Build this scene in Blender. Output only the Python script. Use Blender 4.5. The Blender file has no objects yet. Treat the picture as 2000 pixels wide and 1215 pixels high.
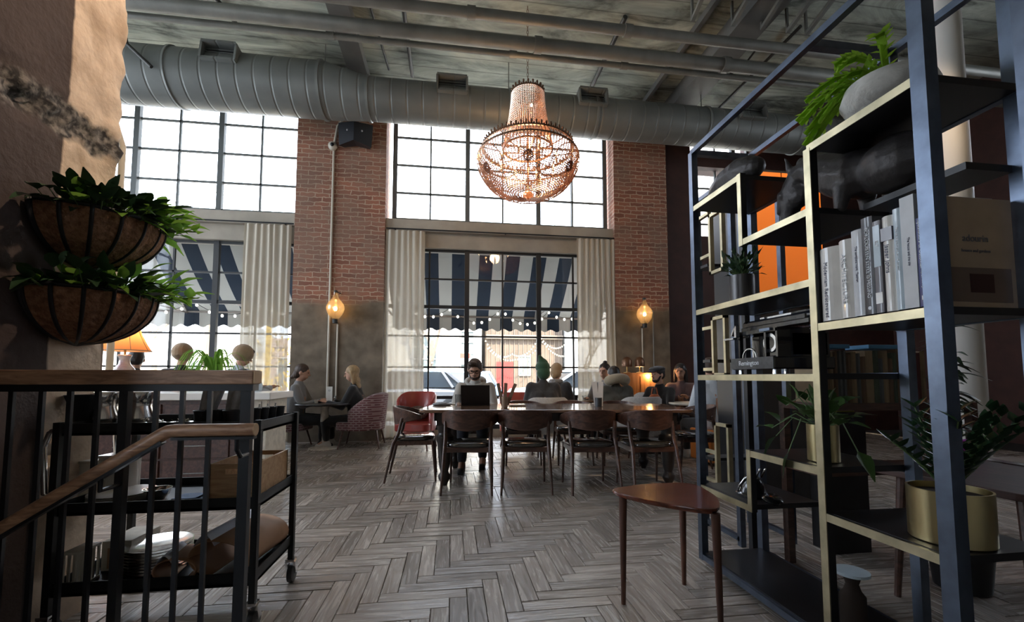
import bpy, math, random
from mathutils import Vector, Matrix
PI = math.pi
F_PX, CXP, CYP, YAW, PITCH, CAMH = 850.0, 1000.0, 682.0, math.radians(7.9), math.radians(3.74), 1.08
def ray(px, py):
    """direction through a photo point, in room axes (X right along the window wall, Y to the windows, Z up)"""
    x, y, z = (px-CXP)/F_PX, -(py-CYP)/F_PX, 1.0
    # pitch up
    y2 = y*math.cos(PITCH)+z*math.sin(PITCH); z2 = z*math.cos(PITCH)-y*math.sin(PITCH)
    return (x*math.cos(YAW)+z2*math.sin(YAW), z2*math.cos(YAW)-x*math.sin(YAW), y2)
def atX(px, py, X):
    r = ray(px, py); t = X/r[0]; return (X, r[1]*t, CAMH+r[2]*t)
def atY(px, py, Y):
    r = ray(px, py); t = Y/r[1]; return (r[0]*t, Y, CAMH+r[2]*t)
def atZ(px, py, Z=0.0):
    r = ray(px, py); t = (Z-CAMH)/r[2]; return (r[0]*t, r[1]*t, Z)
random.seed(7)
SC = bpy.context.scene; COL = SC.collection
# ---------------------------------------------------------------- materials
MATS = {}
def nt(m):
    m.use_nodes = True; t = m.node_tree; return t, t.nodes, t.links
def mat(name, col, rough=.6, metal=0., noise=None, bump=None, col2=None, emit=None, trans=0., spec=.5, alpha=1., coat=0., sheen=0., stretch=None):
    """principled material; noise=(scale, amount or None with col2), bump=(scale,strength)"""
    m = bpy.data.materials.new(name); t, N, L = nt(m); b = N['Principled BSDF']
    b.inputs['Base Color'].default_value = (*col, 1); b.inputs['Roughness'].default_value = rough
    b.inputs['Metallic'].default_value = metal; b.inputs['Specular IOR Level'].default_value = spec
    b.inputs['Transmission Weight'].default_value = trans; b.inputs['Coat Weight'].default_value = coat
    b.inputs['Sheen Weight'].default_value = sheen
    if emit: b.inputs['Emission Color'].default_value = (*emit[0], 1); b.inputs['Emission Strength'].default_value = emit[1]
    if noise or bump:
        tc = N.new('ShaderNodeTexCoord'); mp = N.new('ShaderNodeMapping'); L.new(tc.outputs['Object'], mp.inputs[0])
        if stretch: mp.inputs['Scale'].default_value = stretch
    if noise:
        n = N.new('ShaderNodeTexNoise'); n.inputs['Scale'].default_value = noise[0]; n.inputs['Detail'].default_value = 6
        L.new(mp.outputs[0], n.inputs['Vector'])
        r = N.new('ShaderNodeValToRGB'); L.new(n.outputs['Fac'], r.inputs[0]); L.new(r.outputs[0], b.inputs['Base Color'])
        c2 = col2 or tuple(c*(1-noise[1]) for c in col)
        r.color_ramp.elements[0].position = .35; r.color_ramp.elements[1].position = .65
        r.color_ramp.elements[0].color = (*c2, 1); r.color_ramp.elements[1].color = (*col, 1)
    if bump:
        n2 = N.new('ShaderNodeTexNoise'); n2.inputs['Scale'].default_value = bump[0]; n2.inputs['Detail'].default_value = 5
        L.new(mp.outputs[0], n2.inputs['Vector'])
        bp = N.new('ShaderNodeBump'); bp.inputs['Strength'].default_value = bump[1]; bp.inputs['Distance'].default_value = .02
        L.new(n2.outputs['Fac'], bp.inputs['Height']); L.new(bp.outputs[0], b.inputs['Normal'])
    MATS[name] = m; return m
def wood(name, dark, light, rough=.35, scale=3., axis=(1, 12, 12), coat=0.):
    m = mat(name, light, rough, coat=coat); t, N, L = nt(m); b = N['Principled BSDF']
    tc = N.new('ShaderNodeTexCoord'); mp = N.new('ShaderNodeMapping'); mp.inputs['Scale'].default_value = axis
    n = N.new('ShaderNodeTexNoise'); n.inputs['Scale'].default_value = scale; n.inputs['Detail'].default_value = 8; n.inputs['Distortion'].default_value = 1.2
    r = N.new('ShaderNodeValToRGB'); r.color_ramp.elements[0].position = .35; r.color_ramp.elements[1].position = .7
    r.color_ramp.elements[0].color = (*dark, 1); r.color_ramp.elements[1].color = (*light, 1)
    L.new(tc.outputs['Object'], mp.inputs[0]); L.new(mp.outputs[0], n.inputs['Vector']); L.new(n.outputs['Fac'], r.inputs[0]); L.new(r.outputs[0], b.inputs['Base Color'])
    return m
# ---------------------------------------------------------------- mesh building
class MB:
    def __init__(s): s.v = []; s.f = []; s.fc = None
    def add(s, vs, fs):
        o = len(s.v); s.v += [tuple(v) for v in vs]; s.f += [tuple(i+o for i in f) for f in fs]; return s
    def box(s, x0, y0, z0, x1, y1, z1):
        vs = [(x, y, z) for x in (x0, x1) for y in (y0, y1) for z in (z0, z1)]
        return s.add(vs, [(0,1,3,2),(4,6,7,5),(0,4,5,1),(2,3,7,6),(0,2,6,4),(1,5,7,3)])
    def obox(s, c, size, rot=None, taper=1.):
        """box at c of size, rotated by matrix/euler, top scaled by taper"""
        M = rot if isinstance(rot, Matrix) else Matrix.Rotation(rot or 0, 3, 'Z')
        vs = []
        for x in (-.5, .5):
            for y in (-.5, .5):
                for z in (-.5, .5):
                    k = taper if z > 0 else 1
                    vs.append(Vector(c)+M @ Vector((x*size[0]*k, y*size[1]*k, z*size[2])))
        return s.add(vs, [(0,1,3,2),(4,6,7,5),(0,4,5,1),(2,3,7,6),(0,2,6,4),(1,5,7,3)])
    def bar(s, p0, p1, w, h=None, up=(0, 0, 1)):
        """rectangular bar from p0 to p1: w across, h along up"""
        p0, p1 = Vector(p0), Vector(p1); h = h or w; d = (p1-p0).normalized(); u = Vector(up)
        if abs(d.dot(u)) > .98: u = Vector((0, 1, 0))
        a = d.cross(u).normalized(); u = a.cross(d).normalized()
        vs = [p+a*(i*w/2)+u*(j*h/2) for p in (p0, p1) for i, j in ((-1,-1),(1,-1),(1,1),(-1,1))]
        return s.add(vs, [(0,1,2,3),(7,6,5,4),(0,4,5,1),(1,5,6,2),(2,6,7,3),(3,7,4,0)])
    def tube(s, pts, r, n=8, cap=True, flat=1.):
        pts = [Vector(p) for p in pts]; R = r if isinstance(r, (list, tuple)) else [r]*len(pts)
        o = len(s.v); prev = None
        for i, p in enumerate(pts):
            d = (pts[min(i+1, len(pts)-1)]-pts[max(i-1, 0)]).normalized()
            if prev is None:
                u = Vector((0, 0, 1)) if abs(d.z) < .9 else Vector((1, 0, 0))
                a = d.cross(u).normalized()
            else: a = (prev-d*prev.dot(d)).normalized()
            prev = a; b = d.cross(a)
            for k in range(n):
                t = 2*PI*k/n; s.v.append(tuple(p+(a*math.cos(t)+b*math.sin(t)*flat)*R[i]))
        for i in range(len(pts)-1):
            for k in range(n):
                s.f.append((o+i*n+k, o+i*n+(k+1) % n, o+(i+1)*n+(k+1) % n, o+(i+1)*n+k))
        if cap: s.f.append(tuple(o+k for k in reversed(range(n)))); s.f.append(tuple(o+(len(pts)-1)*n+k for k in range(n)))
        return s
    def lathe(s, prof, c=(0, 0, 0), n=24, a0=0, a1=2*PI, sx=1., sy=1., M=None):
        """prof = [(r,z)...]"""
        full = abs(a1-a0-2*PI) < 1e-6; m = n if full else n+1; o = len(s.v)
        for r, z in prof:
            for k in range(m):
                t = a0+(a1-a0)*k/n; q = Vector((r*math.cos(t)*sx, r*math.sin(t)*sy, z))
                if M: q = M @ q
                s.v.append((q.x+c[0], q.y+c[1], q.z+c[2]))
        for i in range(len(prof)-1):
            for k in range(n):
                k2 = (k+1) % m; s.f.append((o+i*m+k, o+i*m+k2, o+(i+1)*m+k2, o+(i+1)*m+k))
        return s
    def ball(s, c, r, n=12, m=8, M=None):
        r = (r, r, r) if isinstance(r, (int, float)) else r; o = len(s.v)
        for i in range(m+1):
            ph = PI*i/m
            for k in range(n):
                t = 2*PI*k/n; q = Vector((r[0]*math.sin(ph)*math.cos(t), r[1]*math.sin(ph)*math.sin(t), r[2]*math.cos(ph)))
                if M: q = M @ q
                s.v.append(tuple(q+Vector(c)))
        for i in range(m):
            for k in range(n): s.f.append((o+i*n+k, o+(i+1)*n+k, o+(i+1)*n+(k+1) % n, o+i*n+(k+1) % n))
        return s
    def prism(s, poly, z0, z1):
        """vertical prism over a ccw xy polygon"""
        n = len(poly); o = len(s.v)
        s.v += [(x, y, z0) for x, y in poly]+[(x, y, z1) for x, y in poly]
        s.f.append(tuple(o+i for i in reversed(range(n)))); s.f.append(tuple(o+n+i for i in range(n)))
        for i in range(n): j = (i+1) % n; s.f.append((o+i, o+j, o+n+j, o+n+i))
        return s
    def grid(s, fn, nu, nv):
        o = len(s.v)
        for i in range(nu+1):
            for j in range(nv+1): s.v.append(tuple(fn(i/nu, j/nv)))
        for i in range(nu):
            for j in range(nv):
                a = o+i*(nv+1)+j; s.f.append((a, a+nv+1, a+nv+2, a+1))
        return s
    def leaf(s, base, d, L, W, droop=.3, seg=4, up=(0, 0, 1), fold=.15, tip=.5):
        """a leaf blade starting at base in direction d"""
        base, d = Vector(base), Vector(d).normalized(); a = d.cross(Vector(up))
        if a.length < .05: a = d.cross(Vector((1, 0, 0)))
        a.normalize(); u = a.cross(d); o = len(s.v)
        for i in range(seg+1):
            t = i/seg; w = W*math.sin(PI*min(1, (t*.93+.07))**tip)*.5 if 0 < i < seg else W*.04
            c = base+d*(L*t)+Vector((0, 0, -droop*L*t*t))
            s.v += [tuple(c-a*w+u*w*fold*2), tuple(c), tuple(c+a*w+u*w*fold*2)]
        for i in range(seg):
            q = o+i*3; s.f += [(q, q+3, q+4, q+1), (q+1, q+4, q+5, q+2)]
        return s
    def build(s, name, m, parent=None, smooth=False, bevel=0, sub=0, solid=0, loc=None, auto=None):
        me = bpy.data.meshes.new(name); me.from_pydata(s.v, [], s.f); me.validate(); me.update()
        o = bpy.data.objects.new(name, me); COL.objects.link(o)
        if isinstance(m, str): m = MATS[m]
        if m: me.materials.append(m)
        if smooth:
            me.polygons.foreach_set('use_smooth', [True]*len(me.polygons))
            if auto: me.set_sharp_from_angle(angle=math.radians(auto))
        if bevel:
            b = o.modifiers.new('b', 'BEVEL'); b.width = bevel; b.segments = 2; b.limit_method = 'ANGLE'
        if solid:
            b = o.modifiers.new('s', 'SOLIDIFY'); b.thickness = solid; b.offset = 0
        if sub:
            b = o.modifiers.new('u', 'SUBSURF'); b.levels = b.render_levels = sub
        if parent: o.parent = parent
        if loc: o.location = loc
        return o
def tag(o, label=None, cat=None, group=None, kind=None):
    if label: o['label'] = label
    if cat: o['category'] = cat
    if group: o['group'] = group
    if kind: o['kind'] = kind
    return o
def struct(o): o['kind'] = 'structure'; return o
def thing(name, label, cat, loc=(0, 0, 0), rz=0, group=None):
    o = bpy.data.objects.new(name, None); COL.objects.link(o); o.location = loc; o.rotation_euler = (0, 0, rz)
    o.empty_display_size = .1
    return tag(o, label, cat, group)
def copy_tree(o, parent=None):
    c = o.copy(); COL.objects.link(c); c.parent = parent
    for ch in list(KIDS.get(o.name, [])): copy_tree(ch, c)
    return c
KIDS = {}
def learn(root):
    """remember a thing's children (and theirs) so copies need no scene walk"""
    KIDS[root.name] = list(root.children)
    for ch in root.children: learn(ch)
    return root
def dup(root, loc, rz, label, group=None, s=None):
    if root.name not in KIDS: learn(root)
    r = copy_tree(root); r.location = loc; r.rotation_euler = (0, 0, rz); r['label'] = label
    if group: r['group'] = group
    if s: r.scale = (s, s, s)
    return r
def text_obj(name, s, m, M, size, parent=None, depth=.0008, align='CENTER', font=None):
    """real lettering as a thin solid: M places its xy plane"""
    c = bpy.data.curves.new(name, 'FONT'); c.body = s; c.size = size; c.extrude = depth; c.align_x = align; c.align_y = 'CENTER'
    tmp = bpy.data.objects.new('tmp_text', c); COL.objects.link(tmp); dg = bpy.context.evaluated_depsgraph_get()
    me = bpy.data.meshes.new_from_object(tmp.evaluated_get(dg)); bpy.data.objects.remove(tmp); bpy.data.curves.remove(c)
    me.materials.clear(); me.materials.append(MATS[m]); me.name = name
    o = bpy.data.objects.new(name, me); COL.objects.link(o)
    if parent: o.parent = parent
    o.matrix_local = M
    return o
def frameM(o, x, y):
    x, y = Vector(x).normalized(), Vector(y).normalized(); z = x.cross(y)
    return Matrix(((x.x, y.x, z.x, o[0]), (x.y, y.y, z.y, o[1]), (x.z, y.z, z.z, o[2]), (0, 0, 0, 1)))
# ================================================================ camera, sky, light
cam = bpy.data.cameras.new('camera'); camo = bpy.data.objects.new('camera', cam); COL.objects.link(camo); SC.camera = camo
cam.sensor_fit = 'HORIZONTAL'; cam.sensor_width = 36; cam.lens = 36*F_PX/2000; cam.clip_start = .05; cam.clip_end = 300
cam.shift_x = 0; cam.shift_y = -(607.5-CYP)/2000
camo.location = (0, 0, CAMH); camo.rotation_euler = (PI/2+PITCH, 0, -YAW)
SC.view_settings.view_transform = 'Standard'; SC.view_settings.look = 'None'; SC.view_settings.gamma = 1
SC.view_settings.exposure = 0.3; SC.view_settings.use_curve_mapping = False
SC.cycles.use_denoising = True; SC.cycles.max_bounces = 8; SC.cycles.diffuse_bounces = 4; SC.cycles.transparent_max_bounces = 16
SC.cycles.sample_clamp_indirect = 4; SC.cycles.caustics_reflective = False; SC.cycles.caustics_refractive = False
SC.cycles.use_adaptive_sampling = False
w = bpy.data.worlds.new('sky'); SC.world = w; w.use_nodes = True; WN, WL = w.node_tree.nodes, w.node_tree.links
bg = WN['Background']; sky = WN.new('ShaderNodeTexSky'); sky.sky_type = 'HOSEK_WILKIE'
sky.sun_direction = Vector((.3, -.85, .5)).normalized(); sky.turbidity = 4; sky.ground_albedo = .4
mixw = WN.new('ShaderNodeMix'); mixw.data_type = 'RGBA'; mixw.inputs[0].default_value = .6
mixw.inputs[7].default_value = (.9, .97, 1.1, 1)
WL.new(sky.outputs[0], mixw.inputs[6]); WL.new(mixw.outputs[2], bg.inputs[0]); bg.inputs[1].default_value = 14.0
sun = bpy.data.lights.new('sun', 'SUN'); sun.energy = 18; sun.angle = math.radians(1.2); sun.color = (1, .86, .66)
so = bpy.data.objects.new('sun', sun); COL.objects.link(so)
SUN_TO = Vector((-.35, 1.0, -1.15)).normalized()
so.rotation_euler = SUN_TO.to_track_quat('-Z', 'Y').to_euler()
def portal(x0, x1, z0, z1, y=8.05):
    a = bpy.data.lights.new('window_portal', 'AREA'); a.shape = 'RECTANGLE'; a.size = x1-x0; a.size_y = z1-z0; a.cycles.is_portal = True
    o = bpy.data.objects.new('window_portal', a); COL.objects.link(o); o.location = ((x0+x1)/2, y, (z0+z1)/2); o.rotation_euler = (-PI/2, 0, 0)
    return o
# ================================================================ materials of the shell
mat('dark_steel', (.012, .014, .018), .38, .3, spec=.6)
mat('window_steel', (.02, .022, .024), .5)
mat('window_steel_pale', (.10, .11, .11), .6)
mat('plaster', (.40, .36, .30), .85, noise=(3, .18), bump=(18, .15))
mat('red_wall', (.055, .018, .013), .7, noise=(5, .3))
mat('white_paint', (.62, .60, .56), .6)
def pier_mat():
    m = mat('brick', (.3, .2, .15), .85); t, N, L = nt(m); b = N['Principled BSDF']
    g = N.new('ShaderNodeNewGeometry'); sp = N.new('ShaderNodeSeparateXYZ'); L.new(g.outputs['Position'], sp.inputs[0])
    ad = N.new('ShaderNodeMath'); ad.operation = 'ADD'; L.new(sp.outputs[0], ad.inputs[0]); L.new(sp.outputs[1], ad.inputs[1])
    cb = N.new('ShaderNodeCombineXYZ'); L.new(ad.outputs[0], cb.inputs[0]); L.new(sp.outputs[2], cb.inputs[1])
    n0 = N.new('ShaderNodeTexNoise'); n0.inputs['Scale'].default_value = 9; L.new(g.outputs['Position'], n0.inputs['Vector'])
    mx = N.new('ShaderNodeMix'); mx.data_type = 'RGBA'; mx.blend_type = 'LINEAR_LIGHT'; mx.inputs[0].default_value = .03
    L.new(cb.outputs[0], mx.inputs[6]); L.new(n0.outputs['Color'], mx.inputs[7])
    br = N.new('ShaderNodeTexBrick'); L.new(mx.outputs[2], br.inputs['Vector'])
    br.inputs['Scale'].default_value = 1; br.inputs['Brick Width'].default_value = .24; br.inputs['Row Height'].default_value = .078
    br.inputs['Mortar Size'].default_value = .009; br.inputs['Mortar Smooth'].default_value = .3; br.inputs['Bias'].default_value = -.1
    br.inputs['Color1'].default_value = (.31, .125, .075, 1); br.inputs['Color2'].default_value = (.18, .07, .045, 1); br.inputs['Mortar'].default_value = (.44, .31, .22, 1)
    n1 = N.new('ShaderNodeTexNoise'); n1.inputs['Scale'].default_value = 1.6; n1.inputs['Detail'].default_value = 5; L.new(g.outputs['Position'], n1.inputs['Vector'])
    r1 = N.new('ShaderNodeValToRGB'); r1.color_ramp.elements[0].position = .42; r1.color_ramp.elements[1].position = .62; L.new(n1.outputs['Fac'], r1.inputs[0])
    m1 = N.new('ShaderNodeMix'); m1.data_type = 'RGBA'; L.new(br.outputs['Color'], m1.inputs[6]); m1.inputs[7].default_value = (.19, .135, .10, 1)
    mm = N.new('ShaderNodeMath'); mm.operation = 'MULTIPLY'; mm.inputs[1].default_value = .55; L.new(r1.outputs[0], mm.inputs[0]); L.new(mm.outputs[0], m1.inputs[0])
    # bare concrete below about 2.4 m
    nz = N.new('ShaderNodeMath'); nz.operation = 'MULTIPLY_ADD'; nz.inputs[1].default_value = .35; L.new(n1.outputs['Fac'], nz.inputs[0]); L.new(sp.outputs[2], nz.inputs[2])
    gt = N.new('ShaderNodeMapRange'); gt.inputs['From Min'].default_value = 2.50; gt.inputs['From Max'].default_value = 2.62; L.new(nz.outputs[0], gt.inputs[0])
    n3 = N.new('ShaderNodeTexNoise'); n3.inputs['Scale'].default_value = 4; n3.inputs['Detail'].default_value = 8; L.new(g.outputs['Position'], n3.inputs['Vector'])
    r3 = N.new('ShaderNodeValToRGB'); r3.color_ramp.elements[0].color = (.10, .08, .055, 1); r3.color_ramp.elements[1].color = (.21, .165, .12, 1)
    r3.color_ramp.elements[0].position = .3; r3.color_ramp.elements[1].position = .7; L.new(n3.outputs['Fac'], r3.inputs[0])
    m2 = N.new('ShaderNodeMix'); m2.data_type = 'RGBA'; L.new(gt.outputs[0], m2.inputs[0]); L.new(r3.outputs[0], m2.inputs[6]); L.new(m1.outputs[2], m2.inputs[7])
    L.new(m2.outputs[2], b.inputs['Base Color'])
    hm = N.new('ShaderNodeMath'); hm.operation = 'MULTIPLY'; L.new(br.outputs['Fac'], hm.inputs[0]); L.new(gt.outputs[0], hm.inputs[1])
    hs = N.new('ShaderNodeMath'); hs.operation = 'MULTIPLY_ADD'; hs.inputs[1].default_value = -1; L.new(hm.outputs[0], hs.inputs[0]); L.new(n3.outputs['Fac'], hs.inputs[2])
    bp = N.new('ShaderNodeBump'); bp.inputs['Strength'].default_value = .7; bp.inputs['Distance'].default_value = .012
    L.new(hs.outputs[0], bp.inputs['Height']); L.new(bp.outputs[0], b.inputs['Normal'])
pier_mat()
def ceiling_mat():
    m = mat('board_concrete', (.3, .32, .27), .9); t, N, L = nt(m); b = N['Principled BSDF']
    g = N.new('ShaderNodeNewGeometry'); sp = N.new('ShaderNodeSeparateXYZ'); L.new(g.outputs['Position'], sp.inputs[0])
    mp = N.new('ShaderNodeMapping'); mp.inputs['Scale'].default_value = (.5, 1.6, 1); L.new(g.outputs['Position'], mp.inputs[0])
    n = N.new('ShaderNodeTexNoise'); n.inputs['Scale'].default_value = 1.8; n.inputs['Detail'].default_value = 9; n.inputs['Roughness'].default_value = .65; n.inputs['Distortion'].default_value = .8; L.new(mp.outputs[0], n.inputs['Vector'])
    r = N.new('ShaderNodeValToRGB'); e = r.color_ramp.elements; e[0].position = .3; e[0].color = (.045, .05, .042, 1); e[1].position = .66; e[1].color = (.55, .58, .49, 1)
    x = e.new(.46); x.color = (.30, .32, .27, 1); L.new(n.outputs['Fac'], r.inputs[0])
    # board joints every 19 cm
    md = N.new('ShaderNodeMath'); md.operation = 'PINGPONG'; md.inputs[1].default_value = .15; L.new(sp.outputs[1], md.inputs[0])
    lt = N.new('ShaderNodeMapRange'); lt.inputs['From Min'].default_value = .0; lt.inputs['From Max'].default_value = .016; L.new(md.outputs[0], lt.inputs[0])
    mx = N.new('ShaderNodeMix'); mx.data_type = 'RGBA'; mx.blend_type = 'MULTIPLY'; mx.inputs[0].default_value = 1
    L.new(r.outputs[0], mx.inputs[6]); rr = N.new('ShaderNodeMapRange'); rr.inputs['To Min'].default_value = .45; L.new(lt.outputs[0], rr.inputs[0]); L.new(rr.outputs[0], mx.inputs[7])
    L.new(mx.outputs[2], b.inputs['Base Color'])
    bp = N.new('ShaderNodeBump'); bp.inputs['Strength'].default_value = .6; bp.inputs['Distance'].default_value = .03; L.new(n.outputs['Fac'], bp.inputs['Height']); L.new(bp.outputs[0], b.inputs['Normal'])
ceiling_mat()
def floor_mat():
    m = mat('weathered_oak', (.3, .28, .25), .45); t, N, L = nt(m); b = N['Principled BSDF']
    at = N.new('ShaderNodeAttribute'); at.attribute_name = 'plank'       # r,g random per plank, b = grain direction
    sp = N.new('ShaderNodeSeparateColor'); L.new(at.outputs['Color'], sp.inputs[0])
    g = N.new('ShaderNodeNewGeometry')
    ma = N.new('ShaderNodeMapping'); ma.inputs['Scale'].default_value = (1.3, 16, 1); L.new(g.outputs['Position'], ma.inputs[0])
    mb = N.new('ShaderNodeMapping'); mb.inputs['Scale'].default_value = (16, 1.3, 1); L.new(g.outputs['Position'], mb.inputs[0])
    mv = N.new('ShaderNodeMix'); mv.data_type = 'VECTOR'; L.new(sp.outputs[2], mv.inputs[0]); L.new(ma.outputs[0], mv.inputs[4]); L.new(mb.outputs[0], mv.inputs[5])
    cb = N.new('ShaderNodeCombineXYZ'); k = N.new('ShaderNodeMath'); k.operation = 'MULTIPLY'; k.inputs[1].default_value = 37; L.new(sp.outputs[0], k.inputs[0]); L.new(k.outputs[0], cb.inputs[2])
    av = N.new('ShaderNodeVectorMath'); av.operation = 'ADD'; L.new(mv.outputs[1], av.inputs[0]); L.new(cb.outputs[0], av.inputs[1])
    n = N.new('ShaderNodeTexNoise'); n.inputs['Scale'].default_value = 2.2; n.inputs['Detail'].default_value = 7; n.inputs['Distortion'].default_value = 1.6; L.new(av.outputs[0], n.inputs['Vector'])
    r = N.new('ShaderNodeValToRGB'); e = r.color_ramp.elements; e[0].position = .3; e[0].color = (.235, .20, .172, 1); e[1].position = .64; e[1].color = (.39, .345, .305, 1); L.new(n.outputs['Fac'], r.inputs[0])
    hs = N.new('ShaderNodeHueSaturation'); L.new(r.outputs[0], hs.inputs['Color'])
    vr = N.new('ShaderNodeMapRange'); vr.inputs['To Min'].default_value = .72; vr.inputs['To Max'].default_value = 1.25; L.new(sp.outputs[1], vr.inputs[0]); L.new(vr.outputs[0], hs.inputs['Value'])
    L.new(hs.outputs[0], b.inputs['Base Color'])
    ro = N.new('ShaderNodeMapRange'); ro.inputs['To Min'].default_value = .16; ro.inputs['To Max'].default_value = .36; L.new(n.outputs['Fac'], ro.inputs[0]); L.new(ro.outputs[0], b.inputs['Roughness'])
    bp = N.new('ShaderNodeBump'); bp.inputs['Strength'].default_value = .5; bp.inputs['Distance'].default_value = .004; L.new(n.outputs['Fac'], bp.inputs['Height']); L.new(bp.outputs[0], b.inputs['Normal'])
floor_mat()
def glass_mat(name, tint=(1, 1, 1), gloss=.1):
    m = bpy.data.materials.new(name); t, N, L = nt(m); N.remove(N['Principled BSDF']); out = N['Material Output']
    tr = N.new('ShaderNodeBsdfTransparent'); tr.inputs[0].default_value = (*tint, 1); gl = N.new('ShaderNodeBsdfGlossy'); gl.inputs['Roughness'].default_value = .03
    fr = N.new('ShaderNodeLayerWeight'); fr.inputs[0].default_value = .25; mu = N.new('ShaderNodeMath'); mu.operation = 'MULTIPLY_ADD'; mu.inputs[1].default_value = .6; mu.inputs[2].default_value = gloss
    L.new(fr.outputs['Fresnel'], mu.inputs[0]); mx = N.new('ShaderNodeMixShader'); L.new(mu.outputs[0], mx.inputs[0]); L.new(tr.outputs[0], mx.inputs[1]); L.new(gl.outputs[0], mx.inputs[2]); L.new(mx.outputs[0], out.inputs[0])
    MATS[name] = m
glass_mat('window_glass', (.97, .98, .98), .03); glass_mat('clear_glass', (.93, .95, .96), .10)
def thin_cloth(name, col, tr=.5, transp=.0):
    m = bpy.data.materials.new(name); t, N, L = nt(m); N.remove(N['Principled BSDF']); out = N['Material Output']
    d = N.new('ShaderNodeBsdfDiffuse'); d.inputs[0].default_value = (*col, 1); q = N.new('ShaderNodeBsdfTranslucent'); q.inputs[0].default_value = (*col, 1)
    mx = N.new('ShaderNodeMixShader'); mx.inputs[0].default_value = tr; L.new(d.outputs[0], mx.inputs[1]); L.new(q.outputs[0], mx.inputs[2])
    x = mx
    if transp:
        p = N.new('ShaderNodeBsdfTransparent'); x = N.new('ShaderNodeMixShader'); x.inputs[0].default_value = transp; L.new(mx.outputs[0], x.inputs[1]); L.new(p.outputs[0], x.inputs[2])
    L.new(x.outputs[0], out.inputs[0]); MATS[name] = m
thin_cloth('sheer_curtain', (.60, .55, .46), .26, .07)
# ================================================================ floor: herringbone planks
def herringbone():
    W, n = .086, 5; X0, X1, Y0, Y1 = -4.0, 8.2, .2, 8.1
    vs, fs, cols = [], [], []
    def plank(x0, y0, x1, y1, d):
        x0, x1, y0, y1 = max(x0, X0), min(x1, X1), max(y0, Y0), min(y1, Y1)
        if x1-x0 < .02 or y1-y0 < .02: return
        g = .0006; c = .0025; o = len(vs); h = random.uniform(-.0015, .001); tx, ty = random.uniform(-.0012, .0012), random.uniform(-.0012, .0012)
        for (ax, ay, z) in ((g, g, -.006), (g+c, g+c, 0)):
            for (px, py, sx, sy) in ((x0+ax, y0+ay, -1, -1), (x1-ax, y0+ay, 1, -1), (x1-ax, y1-ay, 1, 1), (x0+ax, y1-ay, -1, 1)):
                vs.append((px, py, z+h+(tx*sx+ty*sy if z == 0 else 0)))
        F = [(o+4, o+5, o+6, o+7)]+[(o+i, o+(i+1) % 4, o+4+(i+1) % 4, o+4+i) for i in range(4)]
        fs.extend(F); cc = (random.random(), random.random(), d, 1); cols.extend([cc]*20)
    nx0, nx1, ny0, ny1 = int(X0/W)-1, int(X1/W)+1, int(Y0/W)-1, int(Y1/W)+1
    for j in range(ny0-n, ny1+n):
        for i in range(nx0-n, nx1+n):
            t = (i-j) % (2*n)
            if t == 0: plank(i*W, j*W, (i+n)*W, (j+1)*W, 0.)
            if t == 2*n-1: plank(i*W, j*W, (i+1)*W, (j+n)*W, 1.)
    me = bpy.data.meshes.new('floor'); me.from_pydata(vs, [], fs); ca = me.color_attributes.new('plank', 'FLOAT_COLOR', 'CORNER')
    ca.data.foreach_set('color', [c for q in cols for c in q]); me.materials.append(MATS['weathered_oak'])
    o = bpy.data.objects.new('floor', me); COL.objects.link(o); struct(o)
herringbone()
mat('subfloor_dark', (.02, .017, .014), .9)
struct(MB().box(-8, -3, -.12, 9.5, 8.3, -.008).build('floor_base', 'subfloor_dark'))
# ================================================================ window wall (plane y = 8)
ZT = 6.35
WX = dict(w1=(-6.9, -2.72), w2=(-1.15, 3.12), w3=(4.72, 8.4))
mat('duct_metal', (.16, .16, .15), .55, .4, noise=(2.5, .25))
# masonry between and around the windows
P1 = (-2.70, -1.19); P2 = (3.05, 4.12)
struct(MB().box(P1[0], 7.78, 0, P1[1], 8.3, ZT).build('wall_pier', 'brick'))
struct(MB().box(P2[0], 7.78, 0, P2[1], 8.3, ZT).build('wall_pier', 'brick'))
struct(MB().box(P2[1], 7.92, 0, 4.72, 8.3, ZT).build('wall_recess', 'red_wall'))
struct(MB().box(4.72, 7.92, 0, 9.5, 8.3, 3.9).box(6.1, 7.92, 3.9, 9.5, 8.3, ZT).build('wall_far_right', 'red_wall'))
struct(MB().box(4.72, 7.92, 5.33, 6.1, 8.3, 5.52).build('trim_window_three', 'red_wall'))
struct(MB().box(-8, 7.9, 0, -6.9, 8.3, ZT).build('wall_far_left', 'brick'))
LT = 3.45     # top of the lower windows
for nm, x0, x1 in (('trim_lintel_left', -6.9, P1[0]), ('trim_lintel_middle', P1[1], P2[0])):
    b = MB(); b.box(x0, 7.96, LT, x1, 8.3, 3.93); b.box(x0, 7.86, 3.72, x1, 7.96, 3.93); struct(b.build(nm, 'plaster'))
struct(MB().box(-6.9, 7.98, 0, P1[0], 8.3, .14).build('wall_below_window_left', 'plaster'))
struct(MB().box(P1[1], 7.98, 0, P2[0], 8.3, .14).build('wall_below_window_middle', 'plaster'))
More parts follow.
